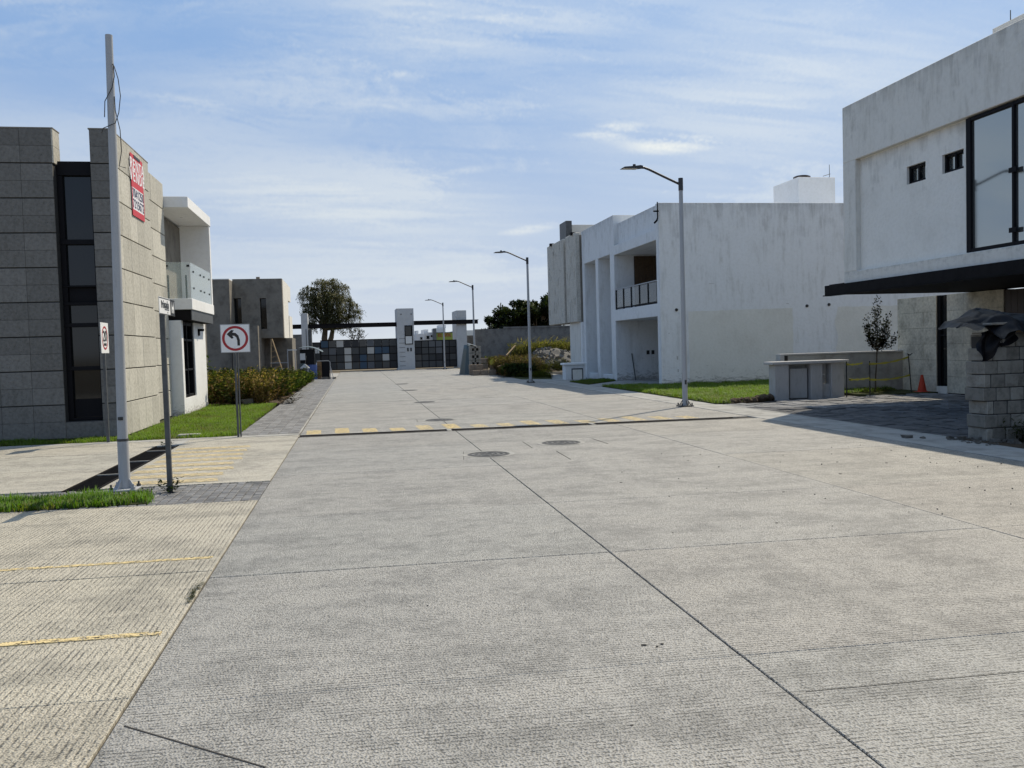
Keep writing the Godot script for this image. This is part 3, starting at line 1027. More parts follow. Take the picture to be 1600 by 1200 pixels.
func build_stone_house() -> void:
	var h := thing("stone_house", "two storey house clad in grey stone panels with tall black window strip", "house")
	box("wall", Vector3(-14, -0.1, -20.2), Vector3(-5.735, 5.5, -18.632), "mortar", h)
	box("wall", Vector3(-14, 5.5, -19.0), Vector3(-5.735, 6.17, -18.632), "mortar", h)
	box("wall", Vector3(-5.03, -0.1, -21.78), Vector3(-4.652, 6.17, -18.632), "mortar", h)
	box("wall", Vector3(-14, -0.1, -32), Vector3(-5.1, 5.5, -20.2), "grey_render", h)
	box("wall", Vector3(-5.1, -0.1, -24.36), Vector3(-4.86, 6.15, -22.16), "mortar", h)
	box("wall", Vector3(-5.735, -0.1, -20.2), Vector3(-5.03, 0.36, -18.64), "mortar", h)
	box("wall", Vector3(-5.735, 0.36, -20.2), Vector3(-5.03, 5.6, -18.95), "black_steel", h)
	# front facing left of the window, the narrow pier right of it, the sunlit side in a lighter copy of the same stone
	var Z := Vector3(0, 0, 1)
	var X := Vector3(1, 0, 0)
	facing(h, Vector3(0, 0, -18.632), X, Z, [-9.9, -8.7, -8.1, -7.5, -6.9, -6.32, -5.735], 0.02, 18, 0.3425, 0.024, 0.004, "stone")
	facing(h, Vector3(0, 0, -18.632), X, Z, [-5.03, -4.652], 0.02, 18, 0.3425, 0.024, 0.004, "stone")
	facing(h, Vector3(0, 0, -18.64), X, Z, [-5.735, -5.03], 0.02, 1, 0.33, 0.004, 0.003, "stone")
	facing(h, Vector3(-4.652, 0, 0), -Z, X, [18.602, 19.18, 19.83, 20.48, 21.13, 21.78], 0.02, 9, 0.685, 0.022, 0.003, "sunlit_stone", null, 1)
	facing(h, Vector3(-4.86, 0, 0), -Z, X, [22.16, 22.9, 23.63, 24.36], 0.02, 9, 0.685, 0.022, 0.003, "sunlit_stone", null, 1)
	# inner returns beside the notch have sunlight painted in by the lighter stone tint
	facing(h, Vector3(-5.735, 0, 0), -Z, X, [18.602, 19.0], 5.50, 2, 0.34, 0.016, 0.003, "sunlit_stone")
	box("coping", Vector3(-14, 6.175, -19.02), Vector3(-5.70, 6.2, -18.6), "grey_render", h)
	box("coping", Vector3(-5.05, 6.175, -21.8), Vector3(-4.62, 6.2, -18.6), "grey_render", h)
	box("slit_window", Vector3(-5.0, 0.0, -22.16), Vector3(-4.93, 5.55, -21.78), "dark_glass", h)
	box("slit_infill", Vector3(-5.03, 5.55, -22.16), Vector3(-4.80, 6.1, -21.79), "grey_render", h)
	# the tall window
	var w := sub("window", h)
	box("pane", Vector3(-5.73, 0.37, -18.90), Vector3(-5.04, 5.57, -18.89), "dark_glass", w)
	for y in [[5.30, 5.58], [3.92, 4.02], [3.06, 3.10], [2.26, 2.34], [2.70, 2.76], [1.38, 1.46], [0.37, 0.42]]:
		box("frame", Vector3(-5.73, y[0], -18.889), Vector3(-5.04, y[1], -18.80), "black_metal", w, 0.006)
	box("frame", Vector3(-5.73, 0.42, -18.889), Vector3(-5.63, 5.30, -18.81), "black_metal", w, 0.006)
	box("frame", Vector3(-5.10, 0.42, -18.889), Vector3(-5.04, 5.30, -18.81), "black_metal", w, 0.006)
	box("spandrel", Vector3(-5.62, 2.765, -18.888), Vector3(-5.11, 3.055, -18.87), "black_metal", w)
	box("spandrel", Vector3(-5.62, 0.43, -18.888), Vector3(-5.11, 0.80, -18.87), "black_metal", w)
	# white balcony wing beyond
	box("wall", Vector3(-9, -0.1, -28.2), Vector3(-4.97, 2.57, -24.42), "white_paint_clean", h)
	box("wall", Vector3(-4.97, -0.1, -24.66), Vector3(-4.53, 2.57, -24.40), "white_paint_clean", h, 0.01)
	box("wall", Vector3(-4.97, -0.1, -28.2), Vector3(-4.53, 2.57, -26.28), "white_paint_clean", h, 0.01)
	box("wall", Vector3(-4.97, -0.1, -26.28), Vector3(-4.53, 0.46, -24.66), "white_paint_clean", h)
	film(h, Vector3(-4.968, 0.6, -24.396), Vector3(0.43, 0, 0), 0.6, "splash_dirt", 2.0)
	film(h, Vector3(-4.526, 0.5, -24.42), Vector3(0, 0, -3.7), 0.5, "splash_dirt", 2.0)
	var lw := sub("window", h)
	box("pane", Vector3(-4.68, 0.47, -26.27), Vector3(-4.66, 2.56, -24.67), "dark_glass", lw)
	for z in [[-24.76, -24.67], [-25.35, -25.29], [-26.27, -26.12]]:
		box("frame", Vector3(-4.655, 0.47, z[0]), Vector3(-4.56, 2.56, z[1]), "black_metal", lw, 0.005)
	for y in [[0.47, 0.54], [1.2, 1.25], [2.02, 2.08], [2.45, 2.56]]:
		box("frame", Vector3(-4.654, y[0], -26.2), Vector3(-4.57, y[1], -24.7), "black_metal", lw, 0.005)
	box("fascia", Vector3(-6, 2.575, -28.0), Vector3(-4.27, 2.85, -24.43), "black_steel", h)
	box("fascia", Vector3(-4.268, 2.575, -28.0), Vector3(-4.25, 2.85, -24.45), "post_grey", h)
	box("balcony_floor", Vector3(-5.4, 2.855, -28.1), Vector3(-4.22, 3.15, -24.40), "white_paint_clean", h, 0.008)
	box("balcony_roof", Vector3(-6.6, 5.57, -28.1), Vector3(-4.22, 5.86, -24.40), "white_paint_clean", h, 0.008)
	box("wall", Vector3(-6.6, 3.155, -28.1), Vector3(-4.24, 5.565, -27.9), "white_paint_clean", h, 0.006)
	box("wall", Vector3(-5.5, 3.155, -27.9), Vector3(-5.38, 5.565, -24.45), "white_paint_clean", h)
	box("wall", Vector3(-5.1, 3.155, -24.6), Vector3(-4.93, 5.565, -24.37), "white_paint_clean", h)
	var gp := box("glass_panel", Vector3(-4.256, 3.02, -27.8), Vector3(-4.236, 4.12, -24.48), "clear_glass", h)
	box("glass_panel", Vector3(-4.88, 3.02, -24.436), Vector3(-4.27, 4.12, -24.42), "clear_glass", h)
	for c in [[-24.9, 3.45], [-24.9, 3.9], [-26.0, 3.45], [-26.0, 3.9], [-26.6, 3.45], [-26.6, 3.9], [-27.5, 3.45], [-27.5, 3.9]]:
		box("clip", Vector3(-4.262, c[1] - 0.025, c[0] - 0.04), Vector3(-4.226, c[1] + 0.025, c[0] + 0.04), "black_metal", gp)
	for x in [-4.82, -4.36]:
		box("glass_post", Vector3(x - 0.02, 3.15, -24.50), Vector3(x + 0.02, 3.78, -24.46), "black_metal", h)
	for c in [Vector3(-4.84, 4.02, -24.41), Vector3(-4.29, 4.02, -24.41)]:
		box("clip", c - Vector3(0.035, 0.025, 0.03), c + Vector3(0.035, 0.025, 0.012), "black_metal", h)
	for z in [-25.2, -26.2, -27.1]:
		var s := mb()
		tube(s, [Vector3(-4.7, 5.57, z), Vector3(-4.7, 5.563, z)], [0.05, 0.05], 14)
		obj("downlight", s, "sign_white", h)
	var s := mb()
	bx(s, Vector3(-4.53, 2.33, -27.0), Vector3(-4.36, 2.40, -26.9))
	bx(s, Vector3(-4.53, 2.2, -27.0), Vector3(-4.48, 2.40, -26.9))
	obj("wall_lamp", s, "black_metal", h)

	# sale banner on the sunlit side
	var b := thing("sale_banner", "red and white house sale banner with phone numbers on stone wall", "banner")
	var x := -4.606
	for r in [[4.70, 4.84, "banner_red"], [5.32, 5.42, "banner_red"], [5.95, 6.05, "banner_red"], [5.42, 5.95, "banner_red"], [4.84, 5.32, "banner_white"]]:
		box("cloth", Vector3(x, r[0], -21.1), Vector3(x + 0.008, r[1], -20.02), r[2], b)
	box("border", Vector3(x + 0.008, 4.84, -20.07), Vector3(x + 0.012, 5.32, -20.02), "banner_red", b)
	box("border", Vector3(x + 0.008, 4.84, -21.1), Vector3(x + 0.012, 5.32, -21.05), "banner_red", b)
	box("loose_top", Vector3(x + 0.008, 5.99, -20.85), Vector3(x + 0.016, 6.05, -20.3), "sign_black", b)
	var t := Transform3D(Basis(Vector3(0, 0, -1), Vector3(0, 1, 0), Vector3(1, 0, 0)), Vector3(x + 0.010, 5.83, -20.56))
	text("lettering", "RENTA", 0.235, "banner_white", b, t, "Droid Sans", 1.25)
	text("lettering", "VENDE", 0.25, "banner_white", b, t.translated(Vector3(0, -0.25, 0)), "Droid Sans", 1.2)
	text("lettering", "7041250", 0.19, "banner_blue", b, t.translated(Vector3(0, -0.63, 0)), "Droid Sans", 1.0)
	text("lettering", "7215672", 0.19, "banner_blue", b, t.translated(Vector3(0, -0.86, 0)), "Droid Sans", 1.0)

func build_white_house() -> void:
	var h := thing("white_house", "white two storey house with balcony recess and blank side wall", "house")
	var wp := "white_paint"
	box("wall", Vector3(11, -0.1, -30.3), Vector3(24, 6.65, -30.0), wp, h, 0.012)
	box("wall", Vector3(15.0, -0.1, -40.6), Vector3(24, 6.3, -30.3), wp, h)
	box("parapet", Vector3(11.2, 5.752, -35.5), Vector3(11.4, 6.69, -30.3), wp, h, 0.008)
	box("beam", Vector3(11.0, 5.35, -35.5), Vector3(11.4, 5.75, -30.3), wp, h, 0.008)
	box("ceiling", Vector3(11.4, 5.35, -35.5), Vector3(15, 5.6, -30.3), wp, h)
	box("balcony_floor", Vector3(11.0, 2.56, -35.5), Vector3(15, 3.03, -30.3), wp, h, 0.008)
	box("wall", Vector3(11.0, -0.1, -36.1), Vector3(15, 7.05, -35.5), wp, h, 0.012)
	box("fin", Vector3(11.0, -0.1, -38.38), Vector3(12.6, 5.45, -37.95), wp, h, 0.012)
	box("fin", Vector3(11.0, -0.1, -40.7), Vector3(12.6, 5.45, -40.3), wp, h, 0.012)
	box("header", Vector3(11.0, 5.45, -40.7), Vector3(15, 7.05, -36.1), wp, h, 0.012)
	box("wall", Vector3(12.4, -0.1, -40.3), Vector3(12.6, 5.45, -36.1), wp, h)
	for z in [[-37.95, -36.1], [-40.3, -38.38]]:
		box("sill", Vector3(11.1, -0.1, z[0]), Vector3(11.35, 0.24, z[1]), wp, h, 0.01)
	# wooden louvre door on the balcony
	var lv := sub("louvre_door", h)
	box("frame", Vector3(11.88, 3.04, -35.5), Vector3(12.86, 5.3, -35.46), "brown_door", lv)
	for k in 12:
		box("slat", Vector3(11.91 + k * 0.078, 3.06, -35.462), Vector3(11.97 + k * 0.078, 5.28, -35.43), "slat_wood", lv, 0.004)
	# glass railing
	var r := sub("railing", h)
	box("rail", Vector3(11.02, 3.86, -35.45), Vector3(11.07, 3.90, -30.32), "galvanised", r)
	box("rail", Vector3(11.02, 3.07, -35.45), Vector3(11.07, 3.11, -30.32), "black_metal", r)
	for k in 6:
		var z := -30.36 - k * 1.01
		box("post", Vector3(11.015, 3.03, z - 0.03), Vector3(11.075, 3.86, z + 0.03), "black_metal", r)
		if k < 5:
			box("pane", Vector3(11.04, 3.12, z - 0.95), Vector3(11.05, 3.84, z - 0.06), "smoked_glass", r)
	for x in [12.36, 12.58]:
		box("outlet_box", Vector3(x, 1.10, -35.5), Vector3(x + 0.13, 1.27, -35.485), "sign_black", h)
	film(h, Vector3(11.02, 6.64, -29.996), Vector3(10.9, 0, 0), 2.4, "drip_dirt", 5.0)
	film(h, Vector3(11.02, 0.75, -29.992), Vector3(10.9, 0, 0), 0.74, "splash_dirt", 3.0)
	film(h, Vector3(11.196, 6.68, -35.4), Vector3(0, 0, 5.0), 0.9, "drip_dirt", 3.0)
	film(h, Vector3(10.996, 7.04, -40.6), Vector3(0, 0, 5.0), 1.5, "drip_dirt", 3.0)
	film(h, Vector3(11.02, 1.0, -35.496), Vector3(3.9, 0, 0), 0.99, "splash_dirt", 2.0)
	# paint patches and pipe holes on the blank wall
	patch(h, [Vector2(12.08, 0.0), Vector2(12.08, 2.70), Vector2(16.2, 2.74), Vector2(16.22, 0.0)])
	patch(h, [Vector2(18.0, 0.4), Vector2(17.95, 1.2), Vector2(18.05, 1.6), Vector2(17.9, 2.1), Vector2(18.05, 2.75), Vector2(22.0, 2.75), Vector2(22.0, 0.4)])
	for p in [[11.62, 2.77], [16.78, 2.81], [17.68, 2.84]]:
		var s := mb()
		tube(s, [Vector3(p[0], p[1], -30.0), Vector3(p[0], p[1], -29.96)], [0.06, 0.05], 12)
		obj("pipe_end", s, "sign_black", h)
	for p in [[11.6, 0.95, 0.05, 0.13], [11.62, 0.5, 0.04, 0.1], [11.3, 1.9, 0.03, 0.04], [15.95, 2.9, 0.1, 0.02], [12.9, 3.7, 0.2, 0.015]]:
		box("chip", Vector3(p[0], p[1], -30.002), Vector3(p[0] + p[2], p[1] + p[3], -29.994), "raw_concrete", h)
	var s := mb()
	tube(s, [Vector3(10.95, 6.66, -29.93), Vector3(10.95, 6.1, -29.93), Vector3(10.92, 6.0, -29.93), Vector3(10.82, 5.9, -29.93)], [0.022, 0.025, 0.035, 0.035], 8)
	tube(s, [Vector3(10.99, 6.33, -29.93), Vector3(10.80, 6.33, -29.93)], [0.03, 0.03], 8)
	obj("spout", s, "black_metal", h)
	box("stair_tower", Vector3(18.7, 6.3, -36.2), Vector3(20.4, 8.4, -34.0), "white_paint_clean", h, 0.01)
	s = mb()
	tube(s, [Vector3(19.2, 8.4, -34.6), Vector3(19.2, 8.52, -34.6), Vector3(19.2, 8.56, -34.6)], [0.36, 0.36, 0.26], 16)
	obj("tank_lid", s, "brown_door", h)
	s = mb()
	tube(s, [Vector3(20.2, 8.4, -34.1), Vector3(20.2, 8.95, -34.1)], [0.015, 0.012], 6)
	tube(s, [Vector3(19.9, 8.46, -34.1), Vector3(20.24, 8.56, -34.1)], [0.012, 0.012], 6)
	obj("antenna", s, "post_grey", h)
	s = mb()
	bar(s, Vector3(11.78, 0.02, -35.3), Vector3(11.69, 1.16, -35.47), 0.035, 0.035)
	tag(obj("metal_rod", s, "post_grey"), "thin dark rod leaning on the white garage wall", "rod")

func patch(h: Node, poly: Array) -> void:
	var s := mb()
	var p := []
	for i in poly.size():
		var a: Vector2 = poly[i]
		var b: Vector2 = poly[(i + 1) % poly.size()]
		var n := maxi(1, int((b - a).length() / 0.14))
		for k in n:
			var q := a.lerp(b, float(k) / n)
			p.append(q + (Vector2(rng.randf_range(-0.022, 0.022), rng.randf_range(-0.012, 0.012)) if k else Vector2.ZERO))
	plate(s, p, 0.005, Transform3D(Basis(), Vector3(0, 0, -30.0015)))
	obj("paint_patch", s, "patch_paint", h)

func build_grey_panel_house() -> void:
	var h := thing("grey_panel_house", "house with two hanging rough grey stone panels beyond the white fins", "house")
	box("wall", Vector3(10.95, 2.72, -46.9), Vector3(18, 6.9, -40.76), "grey_render", h)
	box("wall", Vector3(11.9, -0.1, -46.8), Vector3(18, 2.72, -40.8), "cream_paint", h)
	for z in [[-42.75, -40.8], [-46.9, -43.25]]:
		var s := mb()
		bx(s, Vector3(10.70, 2.70, z[0]), Vector3(10.95, 7.03, z[1]), 0.03)
		obj("stone_cladding", s, "rough_stone", h)
		var k := 0
		for q in 26:
			var y := rng.randf_range(2.75, 6.8)
			var zz := rng.randf_range(z[0] + 0.1, z[1] - 0.1)
			box("stone_ridge", Vector3(10.68, y, zz - 0.04), Vector3(10.702, y + rng.randf_range(0.15, 0.5), zz + 0.04), "rough_stone", h, 0.008)
	box("pier", Vector3(10.86, -0.1, -42.85), Vector3(11.9, 2.70, -40.9), "cream_paint", h, 0.01)
	box("pier_edge", Vector3(10.9, -0.1, -40.9), Vector3(11.08, 2.70, -40.72), "white_paint_clean", h, 0.008)
	box("roof_box", Vector3(11.3, 6.9, -46), Vector3(12.9, 7.85, -44.0), "cream_paint", h, 0.01)
	box("roof_louvre", Vector3(10.98, 6.9, -45.0), Vector3(11.30, 8.0, -43.6), "post_grey", h, 0.01)
	for y in [6.95, 7.03]:
		box("spout", Vector3(10.6, y, -41.4), Vector3(10.9, y + 0.06, -41.2), "black_metal", h)
		box("spout", Vector3(10.6, y, -45.9), Vector3(10.9, y + 0.06, -45.7), "black_metal", h)
	var m := thing("meter_cabinet", "low white plastered meter cabinet in front of the grey stone house", "cabinet")
	box("body", Vector3(9.5, -0.1, -39.1), Vector3(10.45, 0.68, -38.5), "white_paint", m, 0.012)
	box("cap", Vector3(9.42, 0.68, -39.16), Vector3(10.52, 0.77, -38.42), "white_paint_clean", m, 0.01)
	box("door_frame", Vector3(9.78, 0.0, -38.5), Vector3(10.32, 0.52, -38.47), "post_grey", m)
	box("door", Vector3(9.83, 0.0, -38.472), Vector3(10.27, 0.46, -38.455), "cream_paint", m)

func build_right_house() -> void:
	var h := thing("cream_house", "cream house with cantilevered upper floor over a shaded carport", "house")
	var c := "cream_paint"
	box("parapet", Vector3(12, 5.86, -19.65), Vector3(22, 7.22, -6), c, h, 0.012)
	box("wall", Vector3(12, 3.2, -19.65), Vector3(22, 5.86, -19.12), c, h, 0.012)
	box("band", Vector3(12, 2.75, -19.65), Vector3(22, 3.2, -6), c, h, 0.012)
	for q in [[-19.12, -17.34, 3.2, 5.86], [-17.34, -16.70, 3.2, 4.92], [-17.34, -16.70, 5.31, 5.86], [-16.70, -16.17, 3.2, 5.86], [-16.17, -15.53, 3.2, 4.92], [-16.17, -15.53, 5.31, 5.86], [-15.53, -15.38, 3.2, 5.86], [-10.0, -6.0, 3.2, 5.86]]:
		box("wall", Vector3(12.13, q[2], q[0]), Vector3(12.6, q[3], q[1]), "cream_recess", h)
	box("wall", Vector3(12.6, 3.2, -19.12), Vector3(22, 5.86, -15.4), "cream_recess", h)
	box("wall", Vector3(14.5, 3.2, -15.4), Vector3(22, 5.86, -6), "cream_recess", h)
	for z in [-17.02, -15.85]:
		var w := sub("window", h)
		box("pane", Vector3(12.26, 4.92, z - 0.32), Vector3(12.27, 5.31, z + 0.32), "mirror_glass", w)
		for q in [[-0.32, -0.27], [-0.02, 0.03], [0.26, 0.32]]:
			box("frame", Vector3(12.19, 4.92, z + q[0]), Vector3(12.255, 5.31, z + q[1]), "black_metal", w)
		for q in [[4.92, 4.975], [5.255, 5.31]]:
			box("frame", Vector3(12.195, q[0], z - 0.3), Vector3(12.255, q[1], z + 0.3), "black_metal", w)
	var big := sub("window", h)
	box("pane", Vector3(12.10, 3.28, -15.24), Vector3(12.11, 5.80, -14.16), "mirror_glass", big)
	box("pane", Vector3(12.10, 3.28, -14.10), Vector3(12.11, 5.80, -12.3), "mirror_glass", big)
	box("pane", Vector3(12.10, 3.28, -12.24), Vector3(12.11, 5.80, -10.1), "mirror_glass", big)
	for z in [[-15.37, -15.24], [-14.16, -14.10], [-12.30, -12.24], [-10.1, -10.0]]:
		box("frame", Vector3(12.05, 3.21, z[0]), Vector3(12.16, 5.84, z[1]), "black_metal", big, 0.006)
	for y in [[3.21, 3.28], [5.77, 5.84]]:
		box("frame", Vector3(12.055, y[0], -15.24), Vector3(12.155, y[1], -10.1), "black_metal", big, 0.006)
	for y in [4.55, 3.45]:
		box("latch", Vector3(12.02, y, -14.20), Vector3(12.05, y + 0.09, -14.02), "black_metal", big)
	film(h, Vector3(11.996, 7.21, -19.6), Vector3(0, 0, 13.5), 1.3, "drip_dirt", 3.6)
	film(h, Vector3(11.996, 3.19, -19.6), Vector3(0, 0, 13.5), 0.25, "drip_dirt", 2.0)
	film(h, Vector3(12.126, 5.84, -19.1), Vector3(0, 0, 3.7), 1.3, "drip_dirt", 5.0)
	box("canopy_beam", Vector3(11.86, 2.68, -20.32), Vector3(11.995, 2.92, -6), "black_steel", h, 0.006)
	box("canopy_beam", Vector3(11.995, 2.69, -20.32), Vector3(16.3, 2.91, -20.2), "black_steel", h)
	box("beam_flange", Vector3(11.82, 2.655, -20.34), Vector3(12.03, 2.678, -6), "black_steel", h)
	box("soffit", Vector3(12.0, 2.70, -20.19), Vector3(16.3, 2.745, -6), "black_steel", h)
	box("roof_deck", Vector3(11.99, 2.915, -20.32), Vector3(16.3, 2.95, -19.66), "black_steel", h)
	# ground floor: stone wall, slit window, brown door
	box("wall", Vector3(15.932, -0.1, -23.2), Vector3(22, 2.68, -21.5), "mortar", h)
	box("wall", Vector3(15.932, -0.1, -21.06), Vector3(22, 2.68, -18.97), "mortar", h)
	box("wall", Vector3(16.05, -0.1, -21.5), Vector3(22, 2.68, -21.06), "mortar", h)
	box("wall", Vector3(15.95, -0.1, -17.7), Vector3(22, 2.68, -6), "cream_paint", h)
	box("wall", Vector3(16.0, 2.95, -23.2), Vector3(22, 3.1, -19.66), "cream_paint", h)
	var X := Vector3(-1, 0, 0)
	var Zb := Vector3(0, 0, 1)
	facing(h, Vector3(15.932, 0, 0), Zb, X, [-23.2, -22.65, -22.05, -21.5], 0.0, 6, 0.447, 0.004, 0.003, "porch_stone", null, 1)
	facing(h, Vector3(15.932, 0, 0), Zb, X, [-21.06, -20.4, -19.7, -18.97], 0.0, 6, 0.447, 0.004, 0.003, "porch_stone", null, 1)
	facing(h, Vector3(0, 0, -23.2), Vector3(1, 0, 0), Vector3(0, 0, -1), [15.9, 16.5, 17.1], 0.0, 6, 0.447, 0.004, 0.003, "porch_stone", null, 1)
	var sw := sub("slit_window", h)
	box("pane", Vector3(16.01, 0.2, -21.42), Vector3(16.02, 2.68, -21.08), "dark_glass", sw)
	box("frame", Vector3(15.96, 0.17, -21.49), Vector3(16.04, 2.68, -21.40), "black_metal", sw)
	box("frame", Vector3(15.96, 1.55, -21.4), Vector3(16.0, 1.6, -21.07), "black_metal", sw)
	box("sill", Vector3(15.9, -0.05, -21.5), Vector3(16.05, 0.17, -21.06), "cream_paint", sw)
	var d := sub("front_door", h)
	for k in 6:
		box("board", Vector3(15.93, 0.0, -18.96 + k * 0.21), Vector3(15.99, 2.66, -18.755 + k * 0.21), "brown_door", d, 0.005)
	box("roof_box", Vector3(14.0, 7.0, -17.0), Vector3(18, 8.25, -8), c, h, 0.01)
	var s := mb()
	tube(s, [Vector3(14.2, 8.2, -16.7), Vector3(14.2, 8.55, -16.7)], [0.012, 0.01], 6)
	obj("roof_rod", s, "post_grey", h)

func build_far_left_house() -> void:
	var h := thing("grey_house", "unfinished grey rendered two storey house with narrow window slits", "house")
	var g := "grey_render"
	box("wall", Vector3(-14, -0.1, -60), Vector3(-6.87, 5.88, -51.6), g, h, 0.01)
	for q in [[-6.87, -6.84, 2.52, 6.02], [-6.42, -5.36, 2.52, 6.02], [-5.0, -4.06, 2.52, 6.02]]:
		box("wall", Vector3(q[0], q[2], -53.6), Vector3(q[1], q[3], -53.0), g, h)
	for q in [[-6.84, -6.42, 3.4, 4.9], [-5.36, -5.0, 3.06, 4.88]]:
		box("wall", Vector3(q[0], 2.52, -53.6), Vector3(q[1], q[2], -53.0), g, h)
		box("wall", Vector3(q[0], q[3], -53.6), Vector3(q[1], 6.02, -53.0), g, h)
		box("window_slit", Vector3(q[0], q[2], -53.5), Vector3(q[1], q[3], -53.4), "dark_glass", h)
	box("wall", Vector3(-6.8, 2.52, -60.2), Vector3(-4.3, 6.0, -53.6), g, h)
	box("wall", Vector3(-4.3, 2.52, -57.6), Vector3(-4.06, 6.02, -53.6), "cream_paint", h)
	box("wall", Vector3(-4.3, 2.52, -60.2), Vector3(-4.02, 4.0, -57.6), "cream_paint", h)
	box("wall", Vector3(-4.3, 5.0, -60.2), Vector3(-4.08, 6.0, -57.6), "cream_paint", h)
	box("window_slit", Vector3(-4.36, 4.0, -60.0), Vector3(-4.28, 5.0, -57.7), "dark_glass", h)
	box("wall", Vector3(-6.8, -0.1, -56), Vector3(-5.36, 3.22, -51.3), g, h)
	box("wall", Vector3(-5.46, -0.1, -58), Vector3(-3.72, 2.52, -54.8), "grey_render", h)
	box("coping", Vector3(-14, 5.88, -53.4), Vector3(-6.87, 5.93, -51.58), "cream_paint", h)
	box("vent", Vector3(-5.6, 6.0, -54), Vector3(-5.4, 6.2, -53.8), "clay_block", h)

func build_gate() -> void:
	var t := thing("gate_pillar", "wide white gate pillar with a small window between the gates", "pillar")
	box("wall", Vector3(3.4, -0.1, -71.5), Vector3(4.75, 4.85, -68.9), "gate_paint", t, 0.01)
	box("window_frame", Vector3(4.0, 2.0, -68.9), Vector3(4.62, 3.5, -68.86), "black_metal", t)
	box("window_pane", Vector3(4.06, 2.7, -68.862), Vector3(4.5, 3.42, -68.85), "dark_glass", t)
	box("window_sheet", Vector3(4.06, 2.06, -68.862), Vector3(4.56, 2.64, -68.85), "sheet_white", t)
	for k in 7:
		box("groove", Vector3(3.55, 0.3 + k * 0.36, -68.9), Vector3(4.0, 0.33 + k * 0.36, -68.885), "post_grey", t)
	for x in [4.15, 4.40]:
		box("intercom", Vector3(x, 1.45, -68.9), Vector3(x + 0.12, 1.72, -68.87), "sign_black", t)
	for x in [3.72, 4.52]:
		box("fixing", Vector3(x, 4.35, -68.9), Vector3(x + 0.08, 4.43, -68.87), "sign_black", t)
	t = thing("gate_pillar", "slim white gate pillar left of the long panelled gate", "pillar")
	box("wall", Vector3(-3.95, -0.1, -70.2), Vector3(-3.45, 4.62, -68.9), "gate_paint", t, 0.01)
	box("fin", Vector3(-3.42, -0.1, -69.9), Vector3(-3.2, 3.4, -68.95), "post_grey", t)
	box("groove", Vector3(-3.62, 0.0, -68.9), Vector3(-3.57, 3.4, -68.885), "post_grey", t)
	t = thing("gate_pillar", "grey gate pillar right of the dark entrance gate", "pillar")
	box("wall", Vector3(8.15, -0.1, -72.0), Vector3(8.95, 4.6, -68.9), "gate_paint", t, 0.01)
	t = thing("gate_beam", "black steel beam over the long panelled gate", "beam")
	box("web", Vector3(-4.7, 3.44, -69.3), Vector3(3.4, 3.74, -69.1), "black_steel", t)
	box("flange", Vector3(-4.72, 3.74, -69.34), Vector3(3.4, 3.78, -69.06), "black_steel", t)
	t = thing("gate_beam", "black steel beam over the right gate with free end", "beam")
	box("web", Vector3(4.75, 3.50, -68.85), Vector3(9.85, 3.80, -68.7), "black_steel", t)
	box("flange", Vector3(4.75, 3.80, -68.88), Vector3(9.9, 3.84, -68.66), "black_steel", t)
	# sliding gates: frames with coloured square panels
	var tones := [[5, 2, 4, 3, 3, 2, 6, 0, 1, 1], [1, 6, 0, 4, 1, 0, 4, 5, 5, 3], [3, 1, 0, 4, 3, 5, 2, 0, 4, 3], [0, 0, 1, 4, 1, 5, 6, 0, 2, 3]]
	gate("long sliding gate of coloured square panels, one column pale", -2.55, 3.38, 10, 4, 0.16, 2.48, -69.5, tones, true)
	tones = [[0, 1, 6, 6, 0, 0], [3, 1, 1, 6, 3, 3], [2, 1, 0, 3, 3, 1], [2, 1, 1, 1, 3, 3]]
	gate("short dark gate of square panels right of the white pillar", 4.78, 8.12, 6, 4, 0.12, 2.26, -69.4, tones, false)
	t = thing("gate_side_screen", "dark wire side gate with two paper notices beside the long gate", "gate")
	box("frame", Vector3(-3.18, 2.3, -69.5), Vector3(-2.58, 2.36, -69.44), "black_steel", t)
	box("frame", Vector3(-2.62, 0.0, -69.5), Vector3(-2.56, 2.36, -69.44), "black_steel", t)
	box("screen", Vector3(-3.18, 0.1, -69.48), Vector3(-2.62, 2.3, -69.46), "gate_0", t)
	for x in [-3.0, -2.82]:
		box("notice", Vector3(x, 1.5, -69.46), Vector3(x + 0.15, 1.95, -69.45), "sheet_white", t)

func gate(label: String, x0: float, x1: float, nx: int, ny: int, y0: float, y1: float, z: float, tones: Array, long: bool) -> void:
	var t := thing("panel_gate", label, "gate")
	var cw := (x1 - x0) / nx
	var ch := (y1 - y0) / ny
	for k in ny + 1:
		box("rail", Vector3(x0, y0 + k * ch - 0.03, z - 0.03), Vector3(x1, y0 + k * ch + 0.03, z + 0.03), "black_steel", t)
	for k in nx + 1:
		box("stile", Vector3(x0 + k * cw - 0.028, y0 - 0.03, z - 0.028), Vector3(x0 + k * cw + 0.028, y1 + 0.03, z + 0.028), "black_steel", t)
	for r in ny:
		for c in nx:
			box("panel", Vector3(x0 + c * cw + 0.03, y0 + (ny - 1 - r) * ch + 0.03, z - 0.01), Vector3(x0 + (c + 1) * cw - 0.03, y0 + (ny - r) * ch - 0.03, z + 0.01), "gate_%d" % tones[r][c], t)
	box("track", Vector3(x0, 0.0, z - 0.05), Vector3(x1, 0.03, z + 0.05), "black_steel", t)

